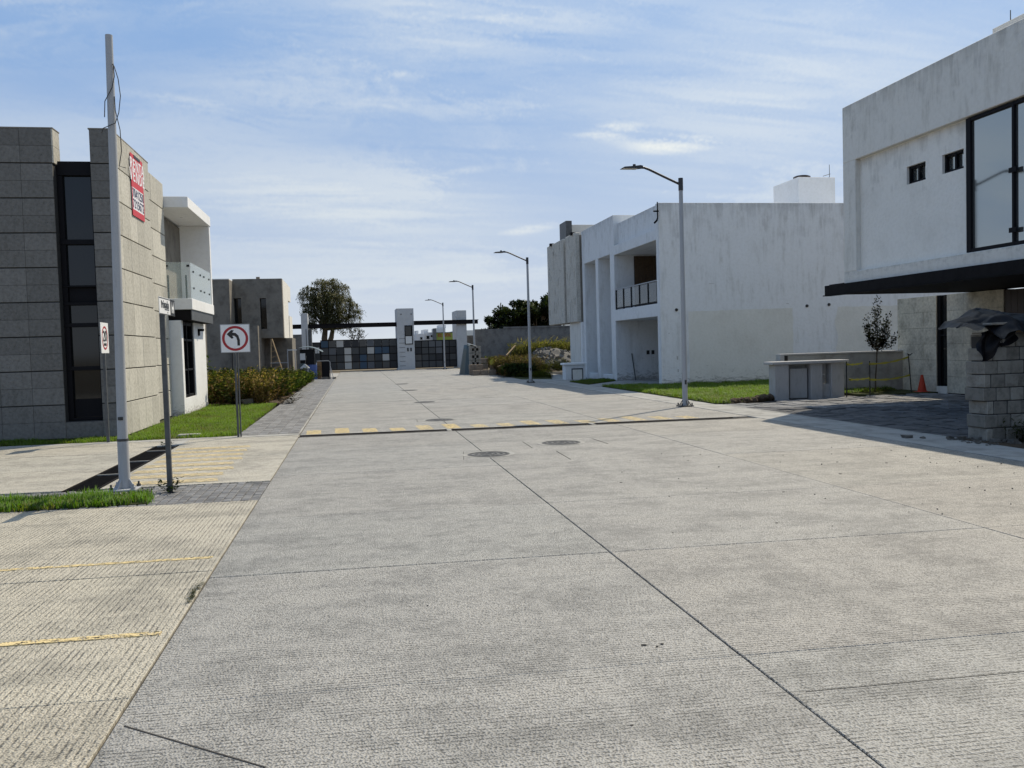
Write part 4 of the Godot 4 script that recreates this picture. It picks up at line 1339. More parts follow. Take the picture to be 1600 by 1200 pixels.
func build_far() -> void:
	var w := thing("boundary_wall", "long grey rendered boundary wall behind the weedy lot", "wall")
	box("wall", Vector3(9.72, -0.1, -70.4), Vector3(30, 3.08, -70.0), "wall_render", w)
	box("coping", Vector3(12.2, 3.08, -70.44), Vector3(30, 3.22, -69.96), "wall_render", w)
	w = thing("boundary_wall", "short grey wall behind the grey house and gate pillar", "wall")
	box("wall", Vector3(-14, -0.1, -72.3), Vector3(-4.1, 3.06, -72.0), "wall_render", w)
	w = thing("boundary_wall", "low grey wall stub beside the right gate pillar", "wall")
	box("wall", Vector3(8.95, -0.1, -71), Vector3(9.7, 2.6, -70.6), "wall_render", w)
	# houses beyond the gate
	var h := thing("distant_house", "small white house far beyond the gate, left one", "house")
	box("wall", Vector3(9.95, -0.1, -150), Vector3(11.3, 4.0, -140), "far_white", h)
	box("roof_tank", Vector3(10.1, 4.0, -146), Vector3(10.5, 4.6, -142), "far_white", h)
	box("window", Vector3(10.6, 3.1, -140.0), Vector3(10.95, 3.5, -139.95), "dark_glass", h)
	h = thing("distant_house", "taller white house far beyond the gate with roof box", "house")
	box("wall", Vector3(11.3, -0.1, -152), Vector3(12.7, 4.25, -141), "far_white", h)
	box("stair_box", Vector3(11.35, 4.25, -148), Vector3(12.1, 4.75, -142), "far_white", h)
	box("window", Vector3(11.7, 3.2, -141.0), Vector3(12.15, 3.7, -140.95), "dark_glass", h)
	box("window", Vector3(12.4, 3.5, -141.0), Vector3(12.65, 3.8, -140.95), "dark_glass", h)
	h = thing("distant_shop", "low green shop front with red lettering beyond the gate", "shop")
	box("wall", Vector3(12.75, -0.1, -146), Vector3(16.6, 4.1, -140), "far_green", h)
	box("tower", Vector3(12.72, -0.1, -141), Vector3(13.2, 4.85, -139.7), "far_grey", h)
	box("roof", Vector3(12.8, 4.1, -146), Vector3(16.6, 4.2, -139.9), "far_grey", h)
	text("lettering", "EL SOL", 0.5, "far_red", h, Transform3D(Basis(), Vector3(14.55, 3.72, -139.9)), "Droid Sans", 1.0)
	h = thing("distant_house", "pale cubic house behind the green shop", "house")
	box("wall", Vector3(14.7, -0.1, -165), Vector3(16.6, 5.3, -158), "far_white", h)
	box("roof_box", Vector3(15.6, 5.3, -164), Vector3(16.8, 5.9, -159), "far_white", h)
	h = thing("distant_house", "white house beyond the gate seen behind the right pillar", "house")
	box("wall", Vector3(17.5, -0.1, -160), Vector3(21, 4.6, -150), "far_white", h)
	box("roof_box", Vector3(18, 4.6, -158), Vector3(19.5, 5.6, -152), "far_white", h)

# ---------------------------------------------------------------- plants
func leaf_tri(s: SurfaceTool, p: Vector3, dir: Vector3, side: Vector3, L: float, w: float, c: Color, n: Vector3) -> void:
	# a leaf of two triangles, pointed at both ends
	s.set_color(c)
	var a := p
	var b := p + dir * L * 0.45 + side * w
	var d := p + dir * L * 0.45 - side * w
	var e := p + dir * L
	for v in [a, b, e, a, e, d]:
		s.set_normal(n)
		s.add_vertex(v)

func rdir(r: RandomNumberGenerator) -> Vector3:
	var z := r.randf_range(-1, 1)
	var a := r.randf() * TAU
	var q := sqrt(1 - z * z)
	return Vector3(q * cos(a), z, q * sin(a))

# broad crown made of leaf clumps at the ends of limbs
func leafy_crown(r: RandomNumberGenerator, blobs: Array, per: int, L: float, w: float, c0: Color, c1: Color) -> SurfaceTool:
	var s := mb()
	for b in blobs:
		var c: Vector3 = b[0]
		var rad: float = b[1]
		var tone := r.randf()
		for k in per:
			var d := rdir(r)
			var rr := rad * pow(r.randf(), 0.45)
			var p := c + d * rr * Vector3(1, 0.8, 1)
			var dir := (d * 0.7 + rdir(r) * 0.8 + Vector3(0, -0.2, 0)).normalized()
			var side := dir.cross(rdir(r)).normalized()
			var col := c0.lerp(c1, clampf(tone * 0.6 + r.randf() * 0.5, 0, 1))
			leaf_tri(s, p, dir, side, L * r.randf_range(0.6, 1.3), w * r.randf_range(0.7, 1.2), col, (d * 0.6 + side.cross(dir) * 0.7).normalized())
	return s

func limbs(s: SurfaceTool, base: Vector3, tips: Array, r0: float) -> void:
	for t in tips:
		var m := base.lerp(t, 0.5) + Vector3(0, (t.y - base.y) * 0.08, 0)
		tube(s, [base, m, t], [r0, r0 * 0.6, r0 * 0.15], 6)

func build_trees() -> void:
	var r := RandomNumberGenerator.new()
	r.seed = 91
	# the big weeping tree behind the gate
	var t := thing("weeping_tree", "large drooping dark green tree rising behind the long gate", "tree")
	var base := Vector3(-2.75, 0, -88)
	var s := mb()
	tube(s, [base, base + Vector3(0.1, 1.5, 0), base + Vector3(-0.1, 2.9, 0.1), base + Vector3(0.1, 4.4, 0)], [0.42, 0.34, 0.3, 0.22], 9)
	tube(s, [base + Vector3(0.0, 1.6, 0), base + Vector3(0.6, 3.0, 0.2), base + Vector3(0.9, 4.6, 0.1)], [0.28, 0.24, 0.14], 8)
	var lobes := [[-3.9, 7.75, 0.0, 0.85, 2.6], [-2.9, 8.35, 0.3, 0.9, 2.6], [-2.1, 8.45, -0.4, 0.95, 3.0], [-1.15, 7.95, 0.2, 0.85, 2.8], [-3.3, 6.9, 0.9, 1.0, 2.6], [-1.8, 6.9, 1.0, 1.1, 3.0], [-0.75, 6.7, -0.3, 0.8, 2.2], [-0.1, 6.15, 0.3, 0.65, 1.6], [0.3, 5.45, 0.0, 0.5, 1.2], [-4.5, 7.3, 0.2, 0.45, 1.0], [-2.6, 7.2, -1.3, 1.2, 3.0], [-4.0, 6.2, 0.3, 0.6, 1.7], [0.0, 4.1, 0.2, 0.35, 0.9], [-4.2, 5.6, 0.4, 0.5, 1.9], [-3.4, 5.2, 0.9, 0.6, 2.0], [-2.2, 5.1, 1.2, 0.7, 2.0], [-1.0, 4.9, 0.8, 0.6, 1.7], [-0.3, 5.0, 0.3, 0.5, 1.6], [-3.8, 4.4, 0.6, 0.4, 1.3], [-1.6, 4.4, 1.0, 0.45, 1.3], [-2.5, 5.9, 0.8, 1.0, 2.2], [-1.2, 5.6, 0.6, 0.8, 1.9]]
	var tips := []
	for q in lobes:
		tips.append(Vector3(q[0], q[1] - 0.2, -88 + q[2]))
	limbs(s, base + Vector3(0.1, 3.8, 0), tips, 0.12)
	obj("trunk", s, "bark", t)
	s = mb()
	for q in lobes:
		var c := Vector3(-2.0 + (q[0] + 2.0) * 1.10, q[1], -88 + q[2])
		for k in int(80 * q[3]):
			var d := rdir(r)
			d.y = absf(d.y)
			var top: Vector3 = c + d * float(q[3]) * r.randf_range(0.35, 1.05) * Vector3(1, 0.62, 1)
			var L: float = float(q[4]) * r.randf_range(0.3, 1.0) * (1.0 - 0.35 * d.y)
			L = minf(L, top.y - 2.95 + r.randf_range(0.0, 0.7))
			if L < 0.2:
				continue
			var out := Vector3(d.x, 0, d.z) * r.randf_range(0.1, 0.4)
			var tone := r.randf()
			var n := int(L / 0.06)
			for i in n:
				var f := float(i) / n
				var p := top + Vector3(0, -L * f + 0.22 * sin(minf(f * 6.0, PI)), 0) + out * sqrt(f) + rdir(r) * 0.07
				var dir := (Vector3(0, -0.95, 0) + rdir(r) * 0.7).normalized()
				var side := dir.cross(rdir(r)).normalized()
				var col := Color(0.038, 0.046, 0.017).lerp(Color(0.115, 0.108, 0.042), clampf(tone * 0.65 + r.randf() * 0.4, 0, 1))
				leaf_tri(s, p, dir, side, r.randf_range(0.14, 0.30), r.randf_range(0.016, 0.036), col, (d + rdir(r) * 0.6 + Vector3(0, 0.3, 0)).normalized())
	obj("crown", s, "leaf", t)

	# dark broadleaf trees over the boundary wall
	var spots := [[16.4, 2.0, 5.6, -95.0, "leftmost dark tree above the boundary wall"], [18.3, 2.3, 6.6, -96.0, "second dark tree above the boundary wall, rounder"], [20.3, 2.2, 7.0, -95.0, "tall dark tree above the boundary wall nearest the grey house"], [22.8, 2.4, 7.4, -97.0, "dark tree half hidden behind the grey stone panels"]]
	for q in spots:
		var b := Vector3(q[0], 0, q[3])
		var o := thing("dark_tree", q[4], "tree", "dark trees behind the boundary wall")
		s = mb()
		tube(s, [b, b + Vector3(0.1, 1.6, 0), b + Vector3(0, 3.2, 0)], [0.22, 0.18, 0.13], 8)
		var blobs := []
		tips = []
		for k in 46:
			var d := rdir(r) * pow(r.randf(), 0.3)
			var c := b + Vector3(d.x * q[1] * 1.0, q[2] - q[1] * 0.75 + d.y * q[1] * 0.75, d.z * q[1] * 0.9)
			blobs.append([c, r.randf_range(0.28, 0.62)])
			tips.append(c)
		limbs(s, b + Vector3(0, 2.6, 0), tips, 0.08)
		obj("trunk", s, "bark", o)
		obj("crown", leafy_crown(r, blobs, 150, 0.34, 0.075, Color(0.022, 0.040, 0.014), Color(0.08, 0.11, 0.035)), "leaf", o)
	var low := thing("low_shrub", "low dark bush just over the wall left of the dark trees", "bush")
	var lb := []
	for k in 7:
		lb.append([Vector3(13.6 + k * 0.33, 2.9 + r.randf_range(-0.2, 0.35), -90), 0.4])
	obj("foliage", leafy_crown(r, lb, 110, 0.25, 0.06, Color(0.015, 0.03, 0.01), Color(0.05, 0.07, 0.02)), "leaf", low)
	low = thing("bare_shrub", "thin bare shrub between the gate tree and white pillar", "bush")
	s = mb()
	for k in 9:
		var p := Vector3(0.2 + r.randf_range(-0.1, 0.1), 0, -84)
		tube(s, [p, p + Vector3(r.randf_range(-0.6, 0.6), 1.9, 0), p + Vector3(r.randf_range(-1.3, 1.3), r.randf_range(2.8, 3.6), r.randf_range(-0.5, 0.5))], [0.05, 0.035, 0.01], 5)
	obj("branches", s, "bark", low)
	var fb := []
	for k in 6:
		fb.append([Vector3(0.2 + r.randf_range(-1.2, 1.2), r.randf_range(2.7, 3.6), -84), 0.28])
	obj("foliage", leafy_crown(r, fb, 60, 0.2, 0.04, Color(0.03, 0.035, 0.015), Color(0.08, 0.08, 0.03)), "leaf", low)
	# far tree line behind everything
	s = mb()
	for k in 120:
		var x := -60.0 + k * 1.25 + r.randf_range(-0.5, 0.5)
		var rad := r.randf_range(0.7, 1.5)
		for j in 60:
			var d := rdir(r)
			var p := Vector3(x, 1.1, -230) + d * rad * Vector3(1.1, 0.9, 1)
			var dir := rdir(r)
			leaf_tri(s, p, dir, dir.cross(d).normalized(), 0.7, 0.22, Color(0.03, 0.045, 0.02).lerp(Color(0.07, 0.085, 0.04), r.randf()), d)
	tag(obj("far_treeline", s, "leaf"), "far off line of low trees along the horizon", "trees", "", "stuff")

	# the young tree by the drive
	t = thing("young_tree", "slender young tree with small dark leaves by taped stakes", "tree")
	base = Vector3(14.55, 0, -22.3)
	s = mb()
	var fork := base + Vector3(0.06, 1.2, 0)
	tube(s, [base, base + Vector3(0.01, 0.45, 0), base + Vector3(0.05, 0.9, 0.0), fork], [0.024, 0.021, 0.019, 0.018], 7)
	var leaves := mb()
	var ends := [[0.02, 1.46, 0.0], [-0.12, 1.2, 0.1], [0.12, 1.25, -0.1], [-0.32, 0.75, -0.05], [-0.28, 0.42, 0.1], [0.34, 1.0, 0.08], [0.42, 0.72, -0.1], [0.58, 0.38, 0.05], [0.25, 0.5, 0.2], [-0.1, 0.6, -0.25], [0.1, 0.8, 0.25], [-0.2, 1.0, -0.15], [0.3, 0.35, -0.2]]
	for e in ends:
		var tip := fork + Vector3(e[0], e[1], e[2])
		var mid := fork.lerp(tip, 0.5) + Vector3(e[0] * 0.15, -0.05, e[2] * 0.1)
		tube(s, [fork, mid, tip], [0.011, 0.007, 0.002], 5)
		for k in 130:
			var f := r.randf_range(0.25, 1.02)
			var p := fork.lerp(mid, f * 2.0) if f < 0.5 else mid.lerp(tip, f * 2.0 - 1.0)
			p += rdir(r) * 0.085
			var dir := (rdir(r) + Vector3(0, 0.1, 0)).normalized()
			var side := dir.cross(rdir(r)).normalized()
			leaf_tri(leaves, p, dir, side, r.randf_range(0.05, 0.095), r.randf_range(0.012, 0.022), Color(0.045, 0.06, 0.025).lerp(Color(0.18, 0.20, 0.09), r.randf()), side.cross(dir).normalized())
	obj("trunk", s, "bark", t)
	obj("leaves", leaves, "leaf", t)

# a weed: several stems with leaves
func weed_mesh(seed_: int, stems: int, spread: float, leaf_n: int, L: float, w: float, cols: Array, flower := Color(0, 0, 0, 0)) -> ArrayMesh:
	var r := RandomNumberGenerator.new()
	r.seed = seed_
	var s := mb()
	for k in stems:
		var a := r.randf() * TAU
		var p0 := Vector3(cos(a), 0, sin(a)) * r.randf() * spread * 0.35
		var top := p0 + Vector3(cos(a) * spread * r.randf_range(0.1, 0.8), r.randf_range(0.55, 1.05), sin(a) * spread * r.randf_range(0.1, 0.8))
		s.set_color((cols[0] as Color) * 0.8)
		var side0 := Vector3(-sin(a), 0, cos(a)) * 0.008
		for v in [p0 - side0, top, p0 + side0]:
			s.set_normal(Vector3(cos(a), 0.4, sin(a)).normalized())
			s.add_vertex(v)
		for j in leaf_n:
			var f := pow(r.randf(), 0.7)
			var p := p0.lerp(top, f)
			var b := r.randf() * TAU
			var dir := Vector3(cos(b), r.randf_range(-0.3, 0.8), sin(b)).normalized()
			var side := dir.cross(Vector3.UP).normalized()
			var c: Color = (cols[0] as Color).lerp(cols[1], r.randf())
			if r.randf() < 0.25:
				c = c.lerp(cols[2], r.randf())
			leaf_tri(s, p, dir, side, L * r.randf_range(0.5, 1.3), w * r.randf_range(0.6, 1.2), c, (Vector3.UP * 0.7 + dir * 0.5).normalized())
		if flower.a > 0 and r.randf() < 0.6:
			for j in 5:
				var b := r.randf() * TAU
				leaf_tri(s, top, Vector3(cos(b), 0.5, sin(b)).normalized(), Vector3(-sin(b), 0, cos(b)), 0.05, 0.02, flower, Vector3.UP)
	return s.commit()

func scatter(called: String, label: String, mesh: Mesh, poly: Array, n: int, h0: float, h1: float, y := 0.0, seed_ := 5) -> void:
	var r := RandomNumberGenerator.new()
	r.seed = seed_
	var p := PackedVector2Array(poly)
	var lo := p[0]
	var hi := p[0]
	for v in p:
		lo = lo.min(v)
		hi = hi.max(v)
	var xf := []
	var cols := []
	while xf.size() < n:
		var q := Vector2(r.randf_range(lo.x, hi.x), r.randf_range(lo.y, hi.y))
		if not Geometry2D.is_point_in_polygon(q, p):
			continue
		var h := r.randf_range(h0, h1)
		var b := Basis(Vector3.UP, r.randf() * TAU) * Basis.from_scale(Vector3(h * r.randf_range(0.8, 1.2), h, h * r.randf_range(0.8, 1.2)))
		xf.append(Transform3D(b, Vector3(q.x, y, q.y)))
		var f := r.randf_range(0.7, 1.3)
		cols.append(Color(f, f, f))
	tag(many(called, mesh, "leaf", xf, cols), label, "weeds")

# ---------------------------------------------------------------- street furniture
func build_poles_signs() -> void:
	# tall bare pole
	var t := thing("bare_pole", "tall bare grey lamp pole with loose wires and no lamp", "pole", "", Vector3(-2.815, 0.0, -11.2))
	var s := mb()
	tube(s, [Vector3(0, 0.02, 0), Vector3(0.0, 0.62, 0), Vector3(0.0, 0.63, 0), Vector3(0.035, 3.0, 0), Vector3(0.065, 5.48, 0)], [0.066, 0.064, 0.060, 0.052, 0.042], 20)
	obj("shaft", s, "pole_paint", t)
	s = mb()
	tube(s, [Vector3(0, 0.60, 0), Vector3(0.0, 0.615, 0), Vector3(0.0, 0.63, 0)], [0.066, 0.069, 0.066], 20)
	obj("collar", s, "iron", t)
	s = mb()
	bx(s, Vector3(-0.16, 0.0, -0.16), Vector3(0.16, 0.022, 0.16), 0.004)
	obj("base_plate", s, "pole_paint", t)
	for k in 4:
		s = mb()
		var d := Vector3(cos(k * PI / 2 + 0.4), 0, sin(k * PI / 2 + 0.4))
		var n := Vector3(-d.z, 0, d.x) * 0.006
		for q in [[n, 1.0], [-n, -1.0]]:
			var a: Vector3 = d * 0.06 + Vector3(0, 0.022, 0) + q[0]
			var b: Vector3 = d * 0.15 + Vector3(0, 0.022, 0) + q[0]
			var c: Vector3 = d * 0.06 + Vector3(0, 0.15, 0) + q[0]
			if q[1] > 0:
				tri(s, a, b, c)
			else:
				tri(s, a, c, b)
		quad(s, d * 0.15 + Vector3(0, 0.022, 0) - n, d * 0.15 + Vector3(0, 0.022, 0) + n, d * 0.06 + Vector3(0, 0.15, 0) + n, d * 0.06 + Vector3(0, 0.15, 0) - n)
		obj("gusset", s, "pole_paint", t)
		s = mb()
		var bp := Vector3(cos(k * PI / 2 + 0.8), 0, sin(k * PI / 2 + 0.8)) * 0.18
		tube(s, [bp, bp + Vector3(0, 0.085, 0)], [0.012, 0.012], 8)
		tube(s, [bp + Vector3(0, 0.022, 0), bp + Vector3(0, 0.05, 0)], [0.026, 0.026], 6)
		obj("bolt", s, "galvanised" if k % 2 == 0 else "iron", t)
	box("hatch_seam", Vector3(-0.03, 0.86, 0.056), Vector3(0.03, 0.90, 0.066), "iron", t)
	for w in [[Vector3(0.09, 5.14, 0.02), Vector3(0.12, 5.1, 0.05), Vector3(0.16, 4.95, 0.06), Vector3(0.175, 4.75, 0.05), Vector3(0.15, 4.55, 0.06), Vector3(0.11, 4.42, 0.08), Vector3(-0.03, 4.36, 0.07), Vector3(-0.06, 4.31, 0.03)], [Vector3(0.10, 5.15, 0.0), Vector3(0.115, 4.98, 0.04), Vector3(0.09, 4.84, 0.07), Vector3(0.0, 4.68, 0.06), Vector3(-0.02, 4.5, 0.03)], [Vector3(0.10, 4.75, 0.02), Vector3(0.105, 4.58, 0.03), Vector3(0.15, 4.35, 0.04), Vector3(0.155, 4.1, 0.04), Vector3(0.12, 3.92, 0.03), Vector3(0.19, 3.90, 0.02)]]:
		s = mb()
		var rr := []
		for q in w:
			rr.append(0.0055)
		tube(s, w, rr, 5)
		obj("wire", s, "iron", t)

	# street lamps along the right pavement
	var proto := street_lamp()
	proto.position = Vector3(8.04, 0, -20.3)
	tag(proto, "nearest grey street lamp, in front of the blank white wall", "street lamp", "street lamps along the right pavement")
	for q in [[7.55, -37.0, 0.97, "street lamp standing in front of the weedy lot"], [7.28, -52.6, 0.965, "street lamp rising behind the stacked concrete blocks"], [6.8, -66.0, 0.905, "farthest and smallest street lamp, before the dark gate"]]:
		var c: Node3D = proto.duplicate()
		c.name = numbered("street_lamp")
		add_child(c, true)
		c.position = Vector3(q[0], 0, q[1])
		c.scale = Vector3.ONE * q[2]
		c.set_meta("label", q[3])

	# street name sign
	t = thing("street_name_sign", "white street name sign with black emblem panel on dark post", "sign", "", Vector3(-2.215, 0, -10.82))
	s = mb()
	bx(s, Vector3(-0.028, -0.05, -0.028), Vector3(0.028, 2.2, 0.028), 0.004)
	obj("post", s, "post_grey", t)
	box("plate", Vector3(0.03, 2.11, -0.30), Vector3(0.036, 2.31, 0.30), "sign_white", t, 0.002)
	box("emblem_panel", Vector3(0.03, 2.11, -0.56), Vector3(0.036, 2.31, -0.31), "sign_black", t, 0.002)
	s = mb()
	for y in [2.115, 2.30]:
		bx(s, Vector3(0.036, y - 0.004, -0.30), Vector3(0.039, y + 0.004, 0.30))
		bx(s, Vector3(0.036, y - 0.004, -0.56), Vector3(0.039, y + 0.004, -0.31))
	obj("border", s, "sign_black", t)
	for z in [-0.39, -0.48]:
		s = mb()
		plate(s, [Vector2(-0.018, 2.145), Vector2(0.018, 2.145), Vector2(0.022, 2.2), Vector2(0.016, 2.22), Vector2(0, 2.29), Vector2(-0.016, 2.22), Vector2(-0.022, 2.2)], 0.003, Transform3D(Basis(Vector3(0, 0, -1), Vector3.UP, Vector3(1, 0, 0)), Vector3(0.036, 0, z)))
		obj("emblem_tower", s, "sign_white", t)
	box("emblem_bar", Vector3(0.036, 2.19, -0.48), Vector3(0.0395, 2.225, -0.39), "sign_white", t)
	var face := Transform3D(Basis(Vector3(0, 0, -1), Vector3.UP, Vector3(1, 0, 0)), Vector3(0.038, 2.225, 0.0))
	text("lettering", "Privada", 0.085, "post_grey", t, face)
	box("underline", Vector3(0.036, 2.165, -0.22), Vector3(0.038, 2.178, 0.02), "post_grey", t)
	box("small_mark", Vector3(0.036, 2.13, -0.16), Vector3(0.038, 2.15, -0.13), "post_grey", t)

	# turn sign facing the camera
	t = thing("turn_sign", "white square sign with red circle and black left turn arrow", "sign", "", Vector3(-2.245, 0, -17.5))
	s = mb()
	bx(s, Vector3(-0.05, -0.05, -0.03), Vector3(-0.015, 1.75, 0.03), 0.004)
	bx(s, Vector3(0.005, -0.05, -0.03), Vector3(0.03, 1.66, 0.01), 0.004)
	obj("post", s, "post_grey", t)
	var f := Transform3D(Basis(Vector3.UP, 0.06), Vector3(-0.01, 1.925, 0.035))
	s = mb()
	bx(s, Vector3(-0.275, -0.275, -0.012), Vector3(0.275, 0.275, 0.0), 0.004, f)
	obj("backing", s, "galvanised", t)
	s = mb()
	bx(s, Vector3(-0.262, -0.262, 0.0), Vector3(0.262, 0.262, 0.004), 0.0, f)
	obj("plate", s, "sign_white", t)
	s = mb()
	annulus(s, 0.195, 0.242, 0.003, f.translated_local(Vector3(0, 0, 0.004)))
	obj("red_ring", s, "sign_red", t)
	s = mb()
	var poly := [Vector2(0.085, -0.14), Vector2(0.085, -0.03), Vector2(0.06, 0.055), Vector2(0.01, 0.105), Vector2(-0.05, 0.115), Vector2(-0.02, 0.155), Vector2(-0.065, 0.165), Vector2(-0.155, 0.085), Vector2(-0.065, -0.005), Vector2(-0.03, 0.01), Vector2(-0.05, 0.055), Vector2(-0.01, 0.05), Vector2(0.02, 0.02), Vector2(0.037, -0.04), Vector2(0.037, -0.14)]
	plate(s, poly, 0.003, f.translated_local(Vector3(0, 0, 0.004)))
	obj("arrow", s, "sign_black", t)

	# speed sign seen almost edge on
	t = thing("speed_limit_sign", "white speed limit sign seen nearly edge on before dark wall", "sign", "", Vector3(-4.69, 0, -17.62))
	s = mb()
	bx(s, Vector3(-0.025, -0.05, -0.025), Vector3(0.025, 1.8, 0.025), 0.004)
	obj("post", s, "post_grey", t)
	f = Transform3D(Basis(Vector3.UP, deg_to_rad(92.0)), Vector3(0.03, 2.0, 0.0))
	s = mb()
	bx(s, Vector3(-0.29, -0.29, -0.008), Vector3(0.29, 0.29, 0.0), 0.003, f)
	obj("plate", s, "sign_white", t)
	s = mb()
	annulus(s, 0.19, 0.225, 0.003, f)
	obj("red_ring", s, "sign_red", t)
	text("lettering", "20", 0.20, "sign_black", t, f.translated_local(Vector3(0, 0.03, 0.002)))
	text("lettering", "km/h", 0.06, "sign_black", t, f.translated_local(Vector3(0, -0.12, 0.002)))

func street_lamp() -> Node3D:
	var t := thing("street_lamp", "", "")
	var s := mb()
	tube(s, [Vector3(0, 0.02, 0), Vector3(0, 1.0, 0), Vector3(0, 5.6, 0)], [0.068, 0.064, 0.048], 16)
	obj("shaft", s, "pole_paint", t)
	s = mb()
	tube(s, [Vector3(0, 5.32, 0), Vector3(0, 5.62, 0)], [0.058, 0.058], 14)
	obj("head_collar", s, "lamp_head", t)
	s = mb()
	tube(s, [Vector3(0, 5.46, 0), Vector3(-0.45, 5.66, 0), Vector3(-0.80, 5.82, 0), Vector3(-0.93, 5.865, 0), Vector3(-1.06, 5.87, 0)], [0.03, 0.03, 0.03, 0.03, 0.032], 10)
	obj("arm", s, "lamp_head", t)
	s = mb()
	plate(s, [Vector2(-1.52, 5.835), Vector2(-1.20, 5.835), Vector2(-1.08, 5.845), Vector2(-0.99, 5.855), Vector2(-0.99, 5.895), Vector2(-1.05, 5.91), Vector2(-1.2, 5.89), Vector2(-1.45, 5.87)], 0.2, Transform3D(Basis(), Vector3(0, 0, -0.1)))
	obj("lamp_head", s, "lamp_head", t)
	s = mb()
	tube(s, [Vector3(-1.18, 5.88, 0), Vector3(-1.18, 5.945, 0)], [0.04, 0.036], 12)
	obj("photocell", s, "lamp_head", t)
	box("lens", Vector3(-1.48, 5.828, -0.08), Vector3(-1.12, 5.835, 0.08), "sheet_white", t)
	s = mb()
	bx(s, Vector3(-0.17, 0.0, -0.17), Vector3(0.17, 0.03, 0.17), 0.005)
	for k in 4:
		var d := Vector3(cos(k * PI / 2), 0, sin(k * PI / 2))
		bar(s, d * 0.15 + Vector3(0, 0.03, 0), d * 0.062 + Vector3(0, 0.16, 0), 0.012, 0.02)
	obj("base_plate", s, "iron", t)
	for k in 4:
		s = mb()
		var p := Vector3(0.13 * (1 if k % 2 == 0 else -1), 0.03, 0.13 * (1 if k < 2 else -1))
		tube(s, [p, p + Vector3(0, 0.06, 0)], [0.018, 0.018], 6)
		obj("bolt", s, "iron", t)
	box("hatch", Vector3(-0.025, 0.55, 0.055), Vector3(0.025, 0.66, 0.068), "iron", t)
	return t

